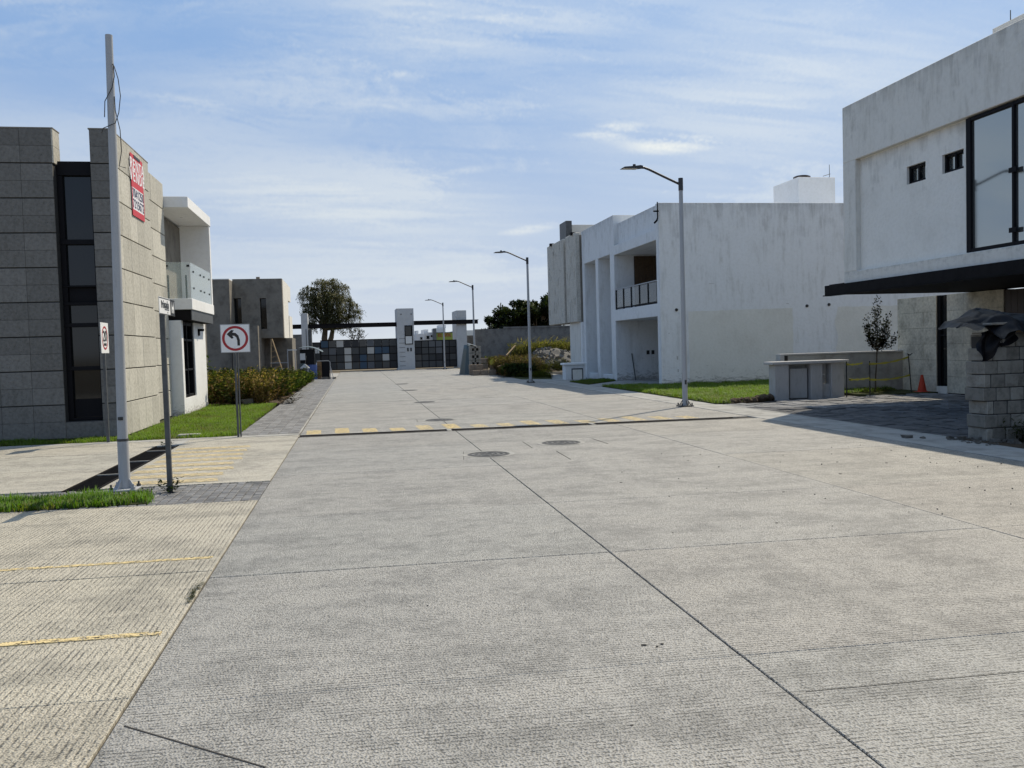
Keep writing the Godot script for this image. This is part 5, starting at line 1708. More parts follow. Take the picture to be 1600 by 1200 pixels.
# ---------------------------------------------------------------- corner by the drive
func build_kiosk_corner() -> void:
	var k := thing("meter_kiosk", "low raw concrete meter kiosk with slab top beside drive", "kiosk")
	var c := "raw_concrete"
	box("top_slab", Vector3(10.85, 0.92, -21.72), Vector3(13.08, 1.0, -21.22), c, k, 0.012)
	box("side_wall", Vector3(10.95, -0.1, -21.62), Vector3(11.36, 0.92, -21.28), c, k, 0.012)
	box("pier", Vector3(12.02, -0.1, -21.62), Vector3(12.36, 0.92, -21.32), c, k, 0.012)
	box("side_wall", Vector3(12.6, -0.1, -21.62), Vector3(12.98, 0.92, -21.30), c, k, 0.012)
	box("back_wall", Vector3(11.36, -0.1, -21.7), Vector3(12.6, 0.92, -21.625), c, k)
	box("door", Vector3(11.46, 0.0, -21.5), Vector3(11.96, 0.80, -21.42), c, k, 0.008)
	box("low_panel", Vector3(12.36, -0.1, -21.61), Vector3(12.6, 0.36, -21.40), c, k)
	box("shelf", Vector3(12.36, 0.6, -21.6), Vector3(12.5, 0.63, -21.45), "sheet_white", k)
	var w := thing("garden_wall", "low grey plastered wall between the kiosk and stone wall", "wall")
	box("wall", Vector3(12.05, -0.1, -23.2), Vector3(15.9, 1.12, -23.0), "garden_render", w)
	box("coping", Vector3(12.03, 1.12, -23.22), Vector3(15.9, 1.17, -22.98), "raw_concrete", w, 0.006)
	box("wall_end", Vector3(12.0, -0.1, -23.24), Vector3(12.12, 1.15, -22.96), "raw_concrete", w)
	box("dark_gap", Vector3(12.14, 0.95, -23.0), Vector3(12.24, 1.12, -22.99), "sign_black", w)
	var sp := [[12.86, 0.96, 0.0, "dark stake with a tape bow next to the kiosk"], [13.54, 0.95, 0.0, "middle dark stake holding two lines of yellow tape"], [15.2, 1.06, -0.09, "leaning dark stake with bent top behind the orange cone"]]
	for q in sp:
		var s := mb()
		var z := -21.0 if q[0] < 15 else -21.6
		tube(s, [Vector3(q[0], -0.05, z), Vector3(q[0] + q[2], q[1], z)], [0.016, 0.015], 7)
		if q[2] != 0.0:
			tube(s, [Vector3(q[0] + q[2] - 0.03, q[1] + 0.03, z), Vector3(q[0] + q[2] + 0.05, q[1] - 0.01, z), Vector3(q[0] + q[2] + 0.12, q[1] + 0.04, z)], [0.015, 0.018, 0.012], 6)
		tag(obj("stake", s, "sign_black"), q[3], "stake", "stakes round the young tree")
	tape(Vector3(12.87, 0.88, -21.0), Vector3(13.33, 0.90, -21.0), "short piece of yellow tape tied by the kiosk", 0.02)
	tape(Vector3(12.95, 0.47, -21.0), Vector3(13.54, 0.49, -21.0), "low yellow tape between the first two stakes", 0.015)
	tape(Vector3(13.54, 0.87, -21.0), Vector3(15.11, 1.0, -21.6), "upper yellow tape running to the leaning stake", 0.05)
	tape(Vector3(13.54, 0.45, -21.0), Vector3(15.15, 0.50, -21.6), "lower yellow tape running to the orange cone", 0.05)
	# cone
	var t := thing("traffic_cone", "orange traffic cone standing at the stone wall", "cone", "", Vector3(15.56, 0.0, -21.65))
	var s := mb()
	bx(s, Vector3(-0.16, 0.0, -0.16), Vector3(0.16, 0.025, 0.16), 0.008)
	obj("base", s, "cone_orange", t)
	s = mb()
	tube(s, [Vector3(0, 0.02, 0), Vector3(0, 0.06, 0), Vector3(0, 0.47, 0), Vector3(0, 0.49, 0)], [0.13, 0.115, 0.035, 0.026], 20)
	obj("body", s, "cone_orange", t)
	box("tree_soil", Vector3(13.6, -0.1, -22.9), Vector3(15.8, 0.02, -21.3), "turf_soil", null).set_meta("kind", "structure")
	var wm := weed_mesh(14, 9, 0.8, 10, 0.35, 0.03, [Color(0.06, 0.09, 0.015), Color(0.11, 0.14, 0.02), Color(0.16, 0.14, 0.04)])
	scatter("tree_grass", "tuft of grass at the foot of the young tree", wm, [Vector2(13.8, -21.4), Vector2(14.9, -21.5), Vector2(14.8, -22.4), Vector2(13.9, -22.2)], 26, 0.10, 0.22, 0.0, 8)
	# ragged earth edge of the lawn by the drive
	s = mb()
	var r := RandomNumberGenerator.new()
	r.seed = 3
	for i in 120:
		var f := r.randf()
		var p := Vector3(9.25, 0.02, -20.42).lerp(Vector3(11.0, 0.03, -21.5), f) + Vector3(r.randf_range(-0.1, 0.1), r.randf_range(-0.02, 0.05), r.randf_range(-0.1, 0.08))
		var e := r.randf_range(0.03, 0.075)
		bx(s, -Vector3.ONE * e, Vector3.ONE * e, e * 0.4, Transform3D(Basis.from_euler(Vector3(r.randf() * 3, r.randf() * 3, r.randf() * 3)), p))
	tag(obj("soil_clods", s, "soil"), "crumbling brown soil edge of the rough grass", "soil", "", "stuff")

func tape(a: Vector3, b: Vector3, label: String, sag: float) -> void:
	var s := mb()
	var n := 10
	for i in n:
		var f0 := float(i) / n
		var f1 := float(i + 1) / n
		var p := a.lerp(b, f0) - Vector3(0, sag * 4 * f0 * (1 - f0), 0)
		var q := a.lerp(b, f1) - Vector3(0, sag * 4 * f1 * (1 - f1), 0)
		var w0 := 0.022 + 0.010 * sin(i * 2.1)
		var w1 := 0.022 + 0.010 * sin((i + 1) * 2.1)
		quad(s, p + Vector3(0, -w0, 0), q + Vector3(0, -w1, 0), q + Vector3(0, w1, 0.004), p + Vector3(0, w0, 0.004))
		quad(s, p + Vector3(0, w0, 0), q + Vector3(0, w1, 0), q + Vector3(0, -w1, -0.002), p + Vector3(0, -w0, -0.002))
	for e in 4:
		bx(s, a + Vector3(-0.02, -0.03, -0.02), a + Vector3(0.025, 0.03, 0.02), 0.01)
	tag(obj("caution_tape", s, "tape_yellow"), label, "tape", "yellow tape round the young tree")

func build_block_wall() -> void:
	var t := thing("block_wall", "rough wall end of grey concrete blocks beside the drive", "wall")
	var mesh := []
	for k in 4:
		var s := mb()
		bx(s, Vector3(-0.1075, 0.0, -0.4), Vector3(0.1075, 0.188, 0.0), 0.008)
		mesh.append(s.commit())
	var offs := [0.03, -0.035, 0.045, -0.06, 0.0, -0.05, 0.04, 0.02]
	box("core", Vector3(9.22, 0.0, -11.66), Vector3(11.2, 1.56, -11.32), "mortar", t)
	for r in 8:
		var shift: float = [0.0, -0.03, 0.03, -0.04, -0.02, -0.03, 0.015, 0.06][r]
		var x := 9.17 + shift
		if r % 2 == 1:
			x += 0.0
		var first := true
		while x < 11.2:
			var w := 0.2275
			if first and r % 2 == 0:
				w = 0.115
			var s := mb()
			bx(s, Vector3(0.005, 0.0, -0.4), Vector3(w - 0.005, 0.186, 0.0), 0.009)
			put("block", s.commit(), "block_%d" % rng.randi_range(0, 3), t, Transform3D(Basis.from_euler(Vector3(rng.randf_range(-0.02, 0.02), rng.randf_range(-0.02, 0.02), rng.randf_range(-0.012, 0.012))), Vector3(x, r * 0.2 + 0.004, -11.3 + rng.randf_range(-0.012, 0.012))))
			x += w
			first = false
	# plank and packing on top
	var s := mb()
	bx(s, Vector3(-0.4, 0, -0.09), Vector3(1.6, 0.035, 0.09), 0.006, Transform3D(Basis.from_euler(Vector3(0, 0.06, 0.02)), Vector3(9.6, 1.73, -11.33)))
	tag(obj("plank", s, "old_timber"), "weathered grey plank lying across the block wall", "plank")
	box("wood_packer", Vector3(9.63, 1.61, -11.42), Vector3(9.72, 1.73, -11.24), "timber", null, 0.004)
	tag(get_node("wood_packer"), "small orange brown wood packer under the plank", "wood block")
	box("roof_board", Vector3(9.3, 1.60, -11.75), Vector3(11.2, 1.62, -11.3), "old_timber", null)
	tag(get_node("roof_board"), "thin board on top of the blocks behind the packer", "board")
	# black plastic sheet: a draped surface over the corner
	var n := 44
	var m := 24
	var pts := []
	var nz := FastNoiseLite.new()
	nz.seed = 4
	nz.frequency = 1.3
	for j in m + 1:
		var row := []
		for i in n + 1:
			var u := float(i) / n
			var v := float(j) / m
			var x := 8.85 + u * 2.1
			var ridge := 1.66
			var prof := [[8.7, 1.60], [8.86, 1.70], [9.0, 1.80], [9.2, 1.84], [9.4, 1.96], [9.55, 1.99], [9.8, 1.93], [10.2, 1.90], [11.2, 1.86]]
			for e in prof.size() - 1:
				if x >= prof[e][0] and x <= prof[e + 1][0]:
					ridge = lerpf(prof[e][1], prof[e + 1][1], smoothstep(prof[e][0], prof[e + 1][0], x))
			var z := -11.9 + v * 0.85
			var y := ridge - lerpf(0.03, 0.36, smoothstep(0.0, 0.2, u)) * pow(v, 2.4)
			var k := nz.get_noise_2d(u * 3.2, v * 1.6)
			row.append(Vector3(x, y + k * 0.05, z + nz.get_noise_2d(u * 3 + 9, v * 2) * 0.12))
		pts.append(row)
	s = mb()
	s.set_smooth_group(0)
	for j in m:
		for i in n:
			for q in [[j, i], [j + 1, i], [j + 1, i + 1], [j, i], [j + 1, i + 1], [j, i + 1]]:
				s.set_uv(Vector2(q[1], q[0]))
				s.add_vertex(pts[q[0]][q[1]])
	# the corner that hangs down in front
	var hang := []
	var edge := [[9.05, 1.62, 8.96, 1.36], [9.10, 1.64, 8.99, 1.26], [9.16, 1.65, 9.06, 1.20], [9.22, 1.66, 9.15, 1.19], [9.28, 1.66, 9.23, 1.24], [9.34, 1.66, 9.30, 1.40], [9.44, 1.66, 9.41, 1.41], [9.54, 1.66, 9.52, 1.42], [9.62, 1.66, 9.60, 1.50]]
	for i4 in (edge.size() - 1) * 4 + 1:
		var col := []
		var i := i4 / 4.0
		var e := []
		for c in 4:
			var k: int = mini(i4 / 4, edge.size() - 2)
			e.append(cubic_interpolate(edge[k][c], edge[k + 1][c], edge[maxi(k - 1, 0)][c], edge[mini(k + 2, edge.size() - 1)][c], i - k))
		for j in 9:
			var v := j / 8.0
			col.append(Vector3(lerpf(e[0], e[2], v), lerpf(e[1], e[3], v), -11.24 + 0.05 * sin(i * 1.7) * (0.4 + v) + 0.03 * sin(v * 7 + i)))
		hang.append(col)
	for i in hang.size() - 1:
		for j in 8:
			for q in [[i, j], [i + 1, j], [i + 1, j + 1], [i, j], [i + 1, j + 1], [i, j + 1]]:
				s.set_uv(Vector2(q[0], q[1]))
				s.add_vertex(hang[q[0]][q[1]])
	s.generate_normals()
	tag(obj("plastic_sheet", s, "black_plastic"), "black plastic sheet draped over the top of the block wall", "sheet")

func build_small() -> void:
	# manhole covers
	var spots := [[1.94, -12.83, 1.0, "manhole cover on the joint, nearest of the row"], [3.31, -13.85, 1.0, "manhole cover right of the centre joint"], [1.84, -19.45, 1.0, "manhole cover just beyond the yellow bars"], [2.05, -26.2, 1.0, "manhole cover halfway up the road"], [2.09, -34.1, 0.9, "farther manhole cover on the centre joint"], [2.15, -40.7, 0.9, "farthest manhole cover before the gate"]]
	for q in spots:
		var t := thing("manhole_cover", q[3], "manhole cover", "manhole covers along the road", Vector3(q[0], 0.0, q[1]))
		var up := Transform3D(Basis(Vector3(1, 0, 0), Vector3(0, 0, -1), Vector3(0, 1, 0)), Vector3(0, -0.02, 0))
		var s := mb()
		annulus(s, 0.32, 0.40 * q[2], 0.024, up)
		obj("ring", s, "kerb_concrete", t)
		s = mb()
		annulus(s, 0.285, 0.32, 0.027, up)
		obj("frame", s, "iron", t)
		s = mb()
		tube(s, [Vector3(0, -0.02, 0), Vector3(0, 0.002, 0)], [0.284, 0.284], 36)
		obj("cover", s, "iron", t)
		s = mb()
		for k in 3:
			annulus(s, 0.05 + k * 0.085, 0.085 + k * 0.085, 0.006, Transform3D(up.basis, Vector3(0, 0.001, 0)), 28)
		for k in 8:
			var d := Vector3(cos(k * PI / 4), 0, sin(k * PI / 4))
			bar(s, d * 0.1 + Vector3(0, 0.003, 0), d * 0.27 + Vector3(0, 0.003, 0), 0.02, 0.006)
		obj("raised_pattern", s, "worn_iron", t)
	# stones at the foot of the block wall
	var r := RandomNumberGenerator.new()
	r.seed = 17
	var big := [[8.46, -12.14, 0.07, "lone dark stone lying on the shaded pavement"], [8.62, -11.98, 0.035, "flat pale chip beside the lone stone"], [9.02, -11.62, 0.055, "pale broken piece below the block wall"], [8.93, -11.78, 0.05, "broken chunk at the wall's foot, second from drive"], [9.12, -11.45, 0.06, "long pale fragment leaning at the block wall"], [9.2, -11.15, 0.06, "grey lump in front of the lowest block"], [9.38, -11.0, 0.07, "rounded pale stone near the grass tuft"], [9.3, -10.86, 0.05, "small pale stone at the edge of the grass"]]
	for q in big:
		tag(obj("stone", rock(r, q[2]), "rubble"), q[3], "stone", "stones by the block wall")
		(get_child(get_child_count() - 1) as Node3D).position = Vector3(q[0], q[2] * 0.4, q[1])
	var rocks := rock(r, 1.0).commit()
	var xf := []
	for i in 110:
		var p := Vector3(9.0 + r.randf_range(-0.2, 0.75), 0.012, -11.1 + r.randf_range(-0.75, 0.25))
		xf.append(Transform3D(Basis.from_euler(Vector3(r.randf() * 3, r.randf() * 3, 0)) * Basis.from_scale(Vector3.ONE * r.randf_range(0.008, 0.03)), p))
	tag(many("crumbled_rubble", rocks, "rubble", xf, []), "crumbled rubble strewn at the foot of the block wall", "rubble")
	xf = []
	for i in 60:
		xf.append(Transform3D(Basis.from_euler(Vector3(r.randf() * 3, r.randf() * 3, 0)) * Basis.from_scale(Vector3.ONE * r.randf_range(0.002, 0.008)), Vector3(r.randf_range(3.0, 7.8), 0.006, r.randf_range(-12.0, -6.5))))
	tag(many("loose_grit", rocks, "iron", xf, []), "loose dark grit scattered over the right road slabs", "grit")
	tag(box("soil_patch", Vector3(9.0, -0.12, -11.6), Vector3(11.6, 0.012, -9.6), "soil"), "", "", "", "structure")
	var gm := weed_mesh(33, 12, 0.9, 12, 0.4, 0.022, [Color(0.05, 0.085, 0.016), Color(0.09, 0.13, 0.02), Color(0.14, 0.13, 0.04)])
	scatter("wall_foot_grass", "grass growing at the foot of the block wall", gm, [Vector2(9.42, -11.2), Vector2(11.4, -11.25), Vector2(11.4, -9.8), Vector2(9.6, -10.7)], 130, 0.12, 0.38, 0.0, 21)
	# weeds by the sign post, in the drain, in the joint
	var wm := weed_mesh(41, 13, 1.2, 12, 0.34, 0.10, [Color(0.035, 0.07, 0.018), Color(0.07, 0.12, 0.03), Color(0.10, 0.12, 0.04)])
	for q in [[-2.215, -10.78, 0.17, "leafy weed growing round the street name sign post"], [-3.3, -16.0, 0.13, "green weed growing at the far end of the lane drain"], [-2.45, -10.7, 0.09, "small weed at the end of the grass strip"]]:
		tag(put("weed_plant", wm, "leaf", null, Transform3D(Basis.from_scale(Vector3.ONE * q[2]), Vector3(q[0], 0.0, q[1]))), q[3], "weed")
	var jm := weed_mesh(43, 14, 0.9, 6, 0.3, 0.03, [Color(0.05, 0.08, 0.018), Color(0.10, 0.12, 0.03), Color(0.14, 0.12, 0.05)])
	scatter("joint_weed", "grass tuft sprouting from the joint between apron and road", jm, [Vector2(-1.14, -6.4), Vector2(-1.09, -6.4), Vector2(-1.09, -5.85), Vector2(-1.14, -5.85)], 20, 0.02, 0.05, 0.0, 3)
	tag(box("cover_plate", Vector3(-3.5, 0.0, -18.2), Vector3(-3.08, 0.055, -17.98), "walk_concrete", null, 0.006), "pale concrete lid lying in the lawn by the pavement", "lid")

func rock(r: RandomNumberGenerator, e: float) -> SurfaceTool:
	var s := mb()
	var v := []
	for k in 8:
		v.append(Vector3(1 if k & 1 else -1, 0.6 if k & 2 else -0.6, 1 if k & 4 else -1) * e * r.randf_range(0.6, 1.05) + rdir(r) * e * 0.25)
	for f in [[0, 2, 3, 1], [4, 5, 7, 6], [0, 1, 5, 4], [2, 6, 7, 3], [0, 4, 6, 2], [1, 3, 7, 5]]:
		quad(s, v[f[0]], v[f[1]], v[f[2]], v[f[3]])
	return s

# ---------------------------------------------------------------- building clutter
func build_left_clutter() -> void:
	var soil := mb()
	slab(soil, [Vector2(-14, -28.0), Vector2(-2.4, -28.3), Vector2(-2.4, -52), Vector2(-2.0, -66), Vector2(-14, -66)], -0.12, 0.015)
	tag(obj("plot_soil", soil, "soil"), "", "", "", "structure")
	var g := [Color(0.095, 0.158, 0.039), Color(0.231, 0.271, 0.059), Color(0.462, 0.353, 0.095)]
	var y := [Color(0.299, 0.271, 0.059), Color(0.542, 0.434, 0.081), Color(0.705, 0.488, 0.163)]
	var d := [Color(0.326, 0.203, 0.109), Color(0.542, 0.353, 0.191), Color(0.759, 0.542, 0.299)]
	var P := [Vector2(-9, -28.6), Vector2(-3.0, -28.5), Vector2(-2.6, -34), Vector2(-2.9, -47), Vector2(-9, -48)]
	scatter("green_weeds", "dense green scrub behind the lawn and turn sign", weed_mesh(51, 13, 1.1, 26, 0.19, 0.065, g), P, 230, 0.3, 0.95, 0.0, 61)
	scatter("yellow_weeds", "yellowing leafy scrub mixed into the green plot", weed_mesh(52, 12, 0.7, 22, 0.14, 0.04, y), P, 100, 0.35, 1.0, 0.0, 62)
	scatter("dry_weeds", "dry brown stalks among the scrub by the pavement", weed_mesh(53, 15, 0.7, 20, 0.12, 0.03, d), [Vector2(-6, -28.6), Vector2(-2.75, -28.4), Vector2(-2.5, -34), Vector2(-5, -36)], 60, 0.4, 0.95, 0.0, 63)
	scatter("edge_weeds", "fresh green weeds along the pavement near the blue barrel", weed_mesh(54, 14, 0.9, 24, 0.18, 0.06, [Color(0.136, 0.231, 0.040), Color(0.299, 0.408, 0.068), Color(0.542, 0.462, 0.109)]), [Vector2(-3.6, -34), Vector2(-2.45, -33), Vector2(-2.35, -49), Vector2(-3.6, -49)], 170, 0.3, 0.7, 0.0, 64)
	var o := thing("dry_shrub", "big dry brown shrub at the lawn's corner by pavement", "shrub")
	put("stalks", weed_mesh(55, 46, 1.0, 26, 0.13, 0.035, [Color(0.353, 0.231, 0.095), Color(0.651, 0.462, 0.191), Color(0.271, 0.299, 0.081)]), "leaf", o, Transform3D(Basis.from_scale(Vector3(0.85, 1.2, 0.85)), Vector3(-2.95, 0, -28.7)))
	put("stalks", weed_mesh(57, 30, 1.0, 26, 0.13, 0.035, [Color(0.353, 0.231, 0.095), Color(0.651, 0.462, 0.191), Color(0.271, 0.299, 0.081)]), "leaf", o, Transform3D(Basis.from_scale(Vector3(0.75, 0.8, 0.75)), Vector3(-3.5, 0, -28.6)))
	o = thing("trailing_plant", "dark withered plant sprawling over the left pavement", "plant")
	put("leaves", weed_mesh(56, 22, 1.9, 18, 0.22, 0.07, [Color(0.081, 0.068, 0.054), Color(0.191, 0.136, 0.095), Color(0.136, 0.163, 0.054)]), "leaf", o, Transform3D(Basis.from_scale(Vector3(0.42, 0.3, 0.42)), Vector3(-2.1, 0.0, -28.4)))
	o = thing("leafy_bush", "green bush leaning out beside the white balcony wing", "bush")
	put("foliage", weed_mesh(58, 24, 0.6, 22, 0.16, 0.05, [Color(0.109, 0.191, 0.040), Color(0.245, 0.326, 0.081), Color(0.271, 0.326, 0.081)]), "leaf", o, Transform3D(Basis.from_scale(Vector3(1.0, 1.75, 1.0)), Vector3(-5.15, 0, -30.0)))
	var r := RandomNumberGenerator.new()
	r.seed = 5
	var st := obj("stone", rock(r, 0.17), "rubble")
	st.position = Vector3(-3.35, 0.08, -28.2)
	tag(st, "pale stone at the back edge of the left lawn", "stone")
	# ladder, scaffold posts, drum, barrel, boards, tarp shelter
	var t := thing("wooden_ladder", "wooden ladder leaning before the dark grey wall", "ladder")
	var a := Vector3(-4.62, 2.42, -51.0)
	for q in [[Vector3(-4.66, 0.1, -50.4), a], [Vector3(-3.95, 0.35, -50.5), a + Vector3(0.05, 0, 0.05)]]:
		var s := mb()
		bar(s, q[0], q[1], 0.07, 0.05)
		obj("rail", s, "timber", t)
	for k in 6:
		var s := mb()
		var f := 0.12 + k * 0.14
		bar(s, Vector3(-4.66, 0.1, -50.4).lerp(a, f), Vector3(-3.95, 0.35, -50.5).lerp(a, f), 0.03, 0.045)
		obj("rung", s, "timber", t)
	t = thing("scaffold_trestle", "low metal trestle with a plank under the ladder", "trestle")
	for x in [-4.6, -4.1, -3.75]:
		box("leg", Vector3(x - 0.02, 0.0, -50.12), Vector3(x + 0.02, 0.72, -50.08), "galvanised", t)
	box("rail", Vector3(-4.65, 0.7, -50.13), Vector3(-3.7, 0.74, -50.07), "galvanised", t)
	box("rail", Vector3(-4.65, 1.05, -50.13), Vector3(-3.7, 1.08, -50.07), "galvanised", t)
	t = thing("scaffold_goal", "thin metal frame of two posts beside the tarp shelter", "scaffold")
	box("post", Vector3(-3.72, 0.0, -50.5), Vector3(-3.68, 1.82, -50.46), "galvanised", t)
	box("post", Vector3(-3.36, 0.0, -51.3), Vector3(-3.32, 1.78, -51.26), "galvanised", t)
	box("crossbar", Vector3(-3.66, 1.74, -50.5), Vector3(-3.18, 1.79, -50.45), "sheet_white", t)
	t = thing("saw_horse", "small pale wooden a-frame in the green weeds", "frame")
	for q in [[-3.58, -3.52], [-3.44, -3.5]]:
		var s := mb()
		bar(s, Vector3(q[0], 0.2, -49.5), Vector3(q[1], 0.95, -49.5), 0.045, 0.04)
		obj("leg", s, "timber", t)
	box("crossbar", Vector3(-3.56, 0.26, -49.52), Vector3(-3.44, 0.31, -49.48), "timber", t)
	t = thing("tarp_shelter", "dark tarpaulin shelter with sagging roof before the gate", "shelter")
	var s := mb()
	bx(s, Vector3(-3.16, 0.0, -54.2), Vector3(-2.34, 1.78, -52.9), 0.02)
	obj("walls", s, "black_plastic", t)
	s = mb()
	var prev := []
	for i in 9:
		var f := i / 8.0
		var x := lerpf(-3.25, -1.85, f)
		var yy := 1.86 + 0.13 * sin(f * 2.6) - 0.32 * f * f
		var cur := [Vector3(x, yy, -52.6 + 0.04 * sin(i * 2.0)), Vector3(x, yy + 0.05, -54.4)]
		if prev:
			quad(s, prev[0], cur[0], cur[1], prev[1])
			quad(s, prev[1] - Vector3(0, 0.02, 0), cur[1] - Vector3(0, 0.02, 0), cur[0] - Vector3(0, 0.02, 0), prev[0] - Vector3(0, 0.02, 0))
			quad(s, prev[0] - Vector3(0, 0.02, 0), cur[0] - Vector3(0, 0.02, 0), cur[0], prev[0])
		prev = cur
	obj("roof_sheet", s, "tarp_grey", t)
	s = mb()
	bar(s, Vector3(-2.9, 0.8, -52.85), Vector3(-2.8, 1.4, -52.85), 0.04, 0.03)
	obj("strut", s, "old_timber", t)
	box("notice_board", Vector3(-3.17, 1.15, -52.88), Vector3(-2.86, 1.55, -52.84), "sheet_white", t, 0.004)
	box("drum_lid_box", Vector3(-3.2, 0.55, -52.7), Vector3(-2.9, 0.95, -52.4), "tarp_grey", t)
	t = thing("water_drum", "grey drum with a white cone lid by the weeds", "drum", "", Vector3(-2.84, 0, -50.6))
	s = mb()
	tube(s, [Vector3(0, 0, 0), Vector3(0, 0.3, 0), Vector3(0, 0.32, 0), Vector3(0, 0.7, 0)], [0.24, 0.24, 0.25, 0.24], 18)
	obj("body", s, "post_grey", t)
	s = mb()
	tube(s, [Vector3(0.06, 0.7, 0), Vector3(0.06, 0.74, 0), Vector3(0.06, 0.95, 0)], [0.27, 0.26, 0.03], 18)
	obj("lid", s, "sheet_white", t)
	t = thing("white_post", "short white post between drum and blue barrel", "post")
	box("post", Vector3(-2.62, 0.0, -50.3), Vector3(-2.56, 0.62, -50.24), "sheet_white", t)
	t = thing("blue_barrel", "blue plastic barrel beside the plywood sheet", "barrel", "", Vector3(-2.45, 0, -52.2))
	s = mb()
	tube(s, [Vector3(0, 0, 0), Vector3(0, 0.1, 0), Vector3(0, 0.82, 0), Vector3(0, 0.86, 0), Vector3(0, 0.87, 0)], [0.25, 0.28, 0.28, 0.26, 0.2], 20)
	obj("body", s, "blue_plastic", t)
	s = mb()
	tube(s, [Vector3(0, 0.28, 0), Vector3(0, 0.30, 0), Vector3(0, 0.32, 0)], [0.28, 0.29, 0.28], 20)
	tube(s, [Vector3(0, 0.56, 0), Vector3(0, 0.58, 0), Vector3(0, 0.60, 0)], [0.28, 0.29, 0.28], 20)
	obj("hoop", s, "blue_plastic", t)
	t = thing("plywood_sheet", "brown plywood sheet standing beside the dark screen", "board")
	box("sheet", Vector3(-2.18, 0.0, -52.4), Vector3(-1.92, 1.04, -52.36), "plywood", t, 0.004)
	box("edge_strip", Vector3(-2.22, 0.0, -52.42), Vector3(-2.18, 0.98, -52.35), "sheet_white", t)
	t = thing("pipe_frame_screen", "dark screen on a bent pipe frame at the pavement end", "screen")
	box("screen", Vector3(-1.92, 0.06, -52.5), Vector3(-1.46, 1.0, -52.46), "black_metal", t)
	s = mb()
	tube(s, [Vector3(-2.2, 1.07, -52.4), Vector3(-1.5, 1.07, -52.4), Vector3(-1.42, 1.0, -52.4), Vector3(-1.42, 0.0, -52.4)], [0.018, 0.018, 0.018, 0.018], 8)
	tube(s, [Vector3(-1.42, 0.75, -52.4), Vector3(-1.24, 0.0, -52.2)], [0.018, 0.018], 8)
	obj("pipe_frame", s, "galvanised", t)
	for q in [[-1.86, -51.9, 0.1, "pale rubble lump left before the dark screen"], [-1.7, -51.8, 0.12, "white rubble lump before the dark screen"], [-1.52, -51.9, 0.11, "pale rubble lump right before the dark screen"], [-1.2, -52.0, 0.1, "loose pale lump beside the leaning pipe"]]:
		st = obj("rubble_lump", rock(r, q[2]), "rubble")
		st.position = Vector3(q[0], q[2] * 0.5, q[1])
		tag(st, q[3], "rubble", "rubble lumps by the dark screen")

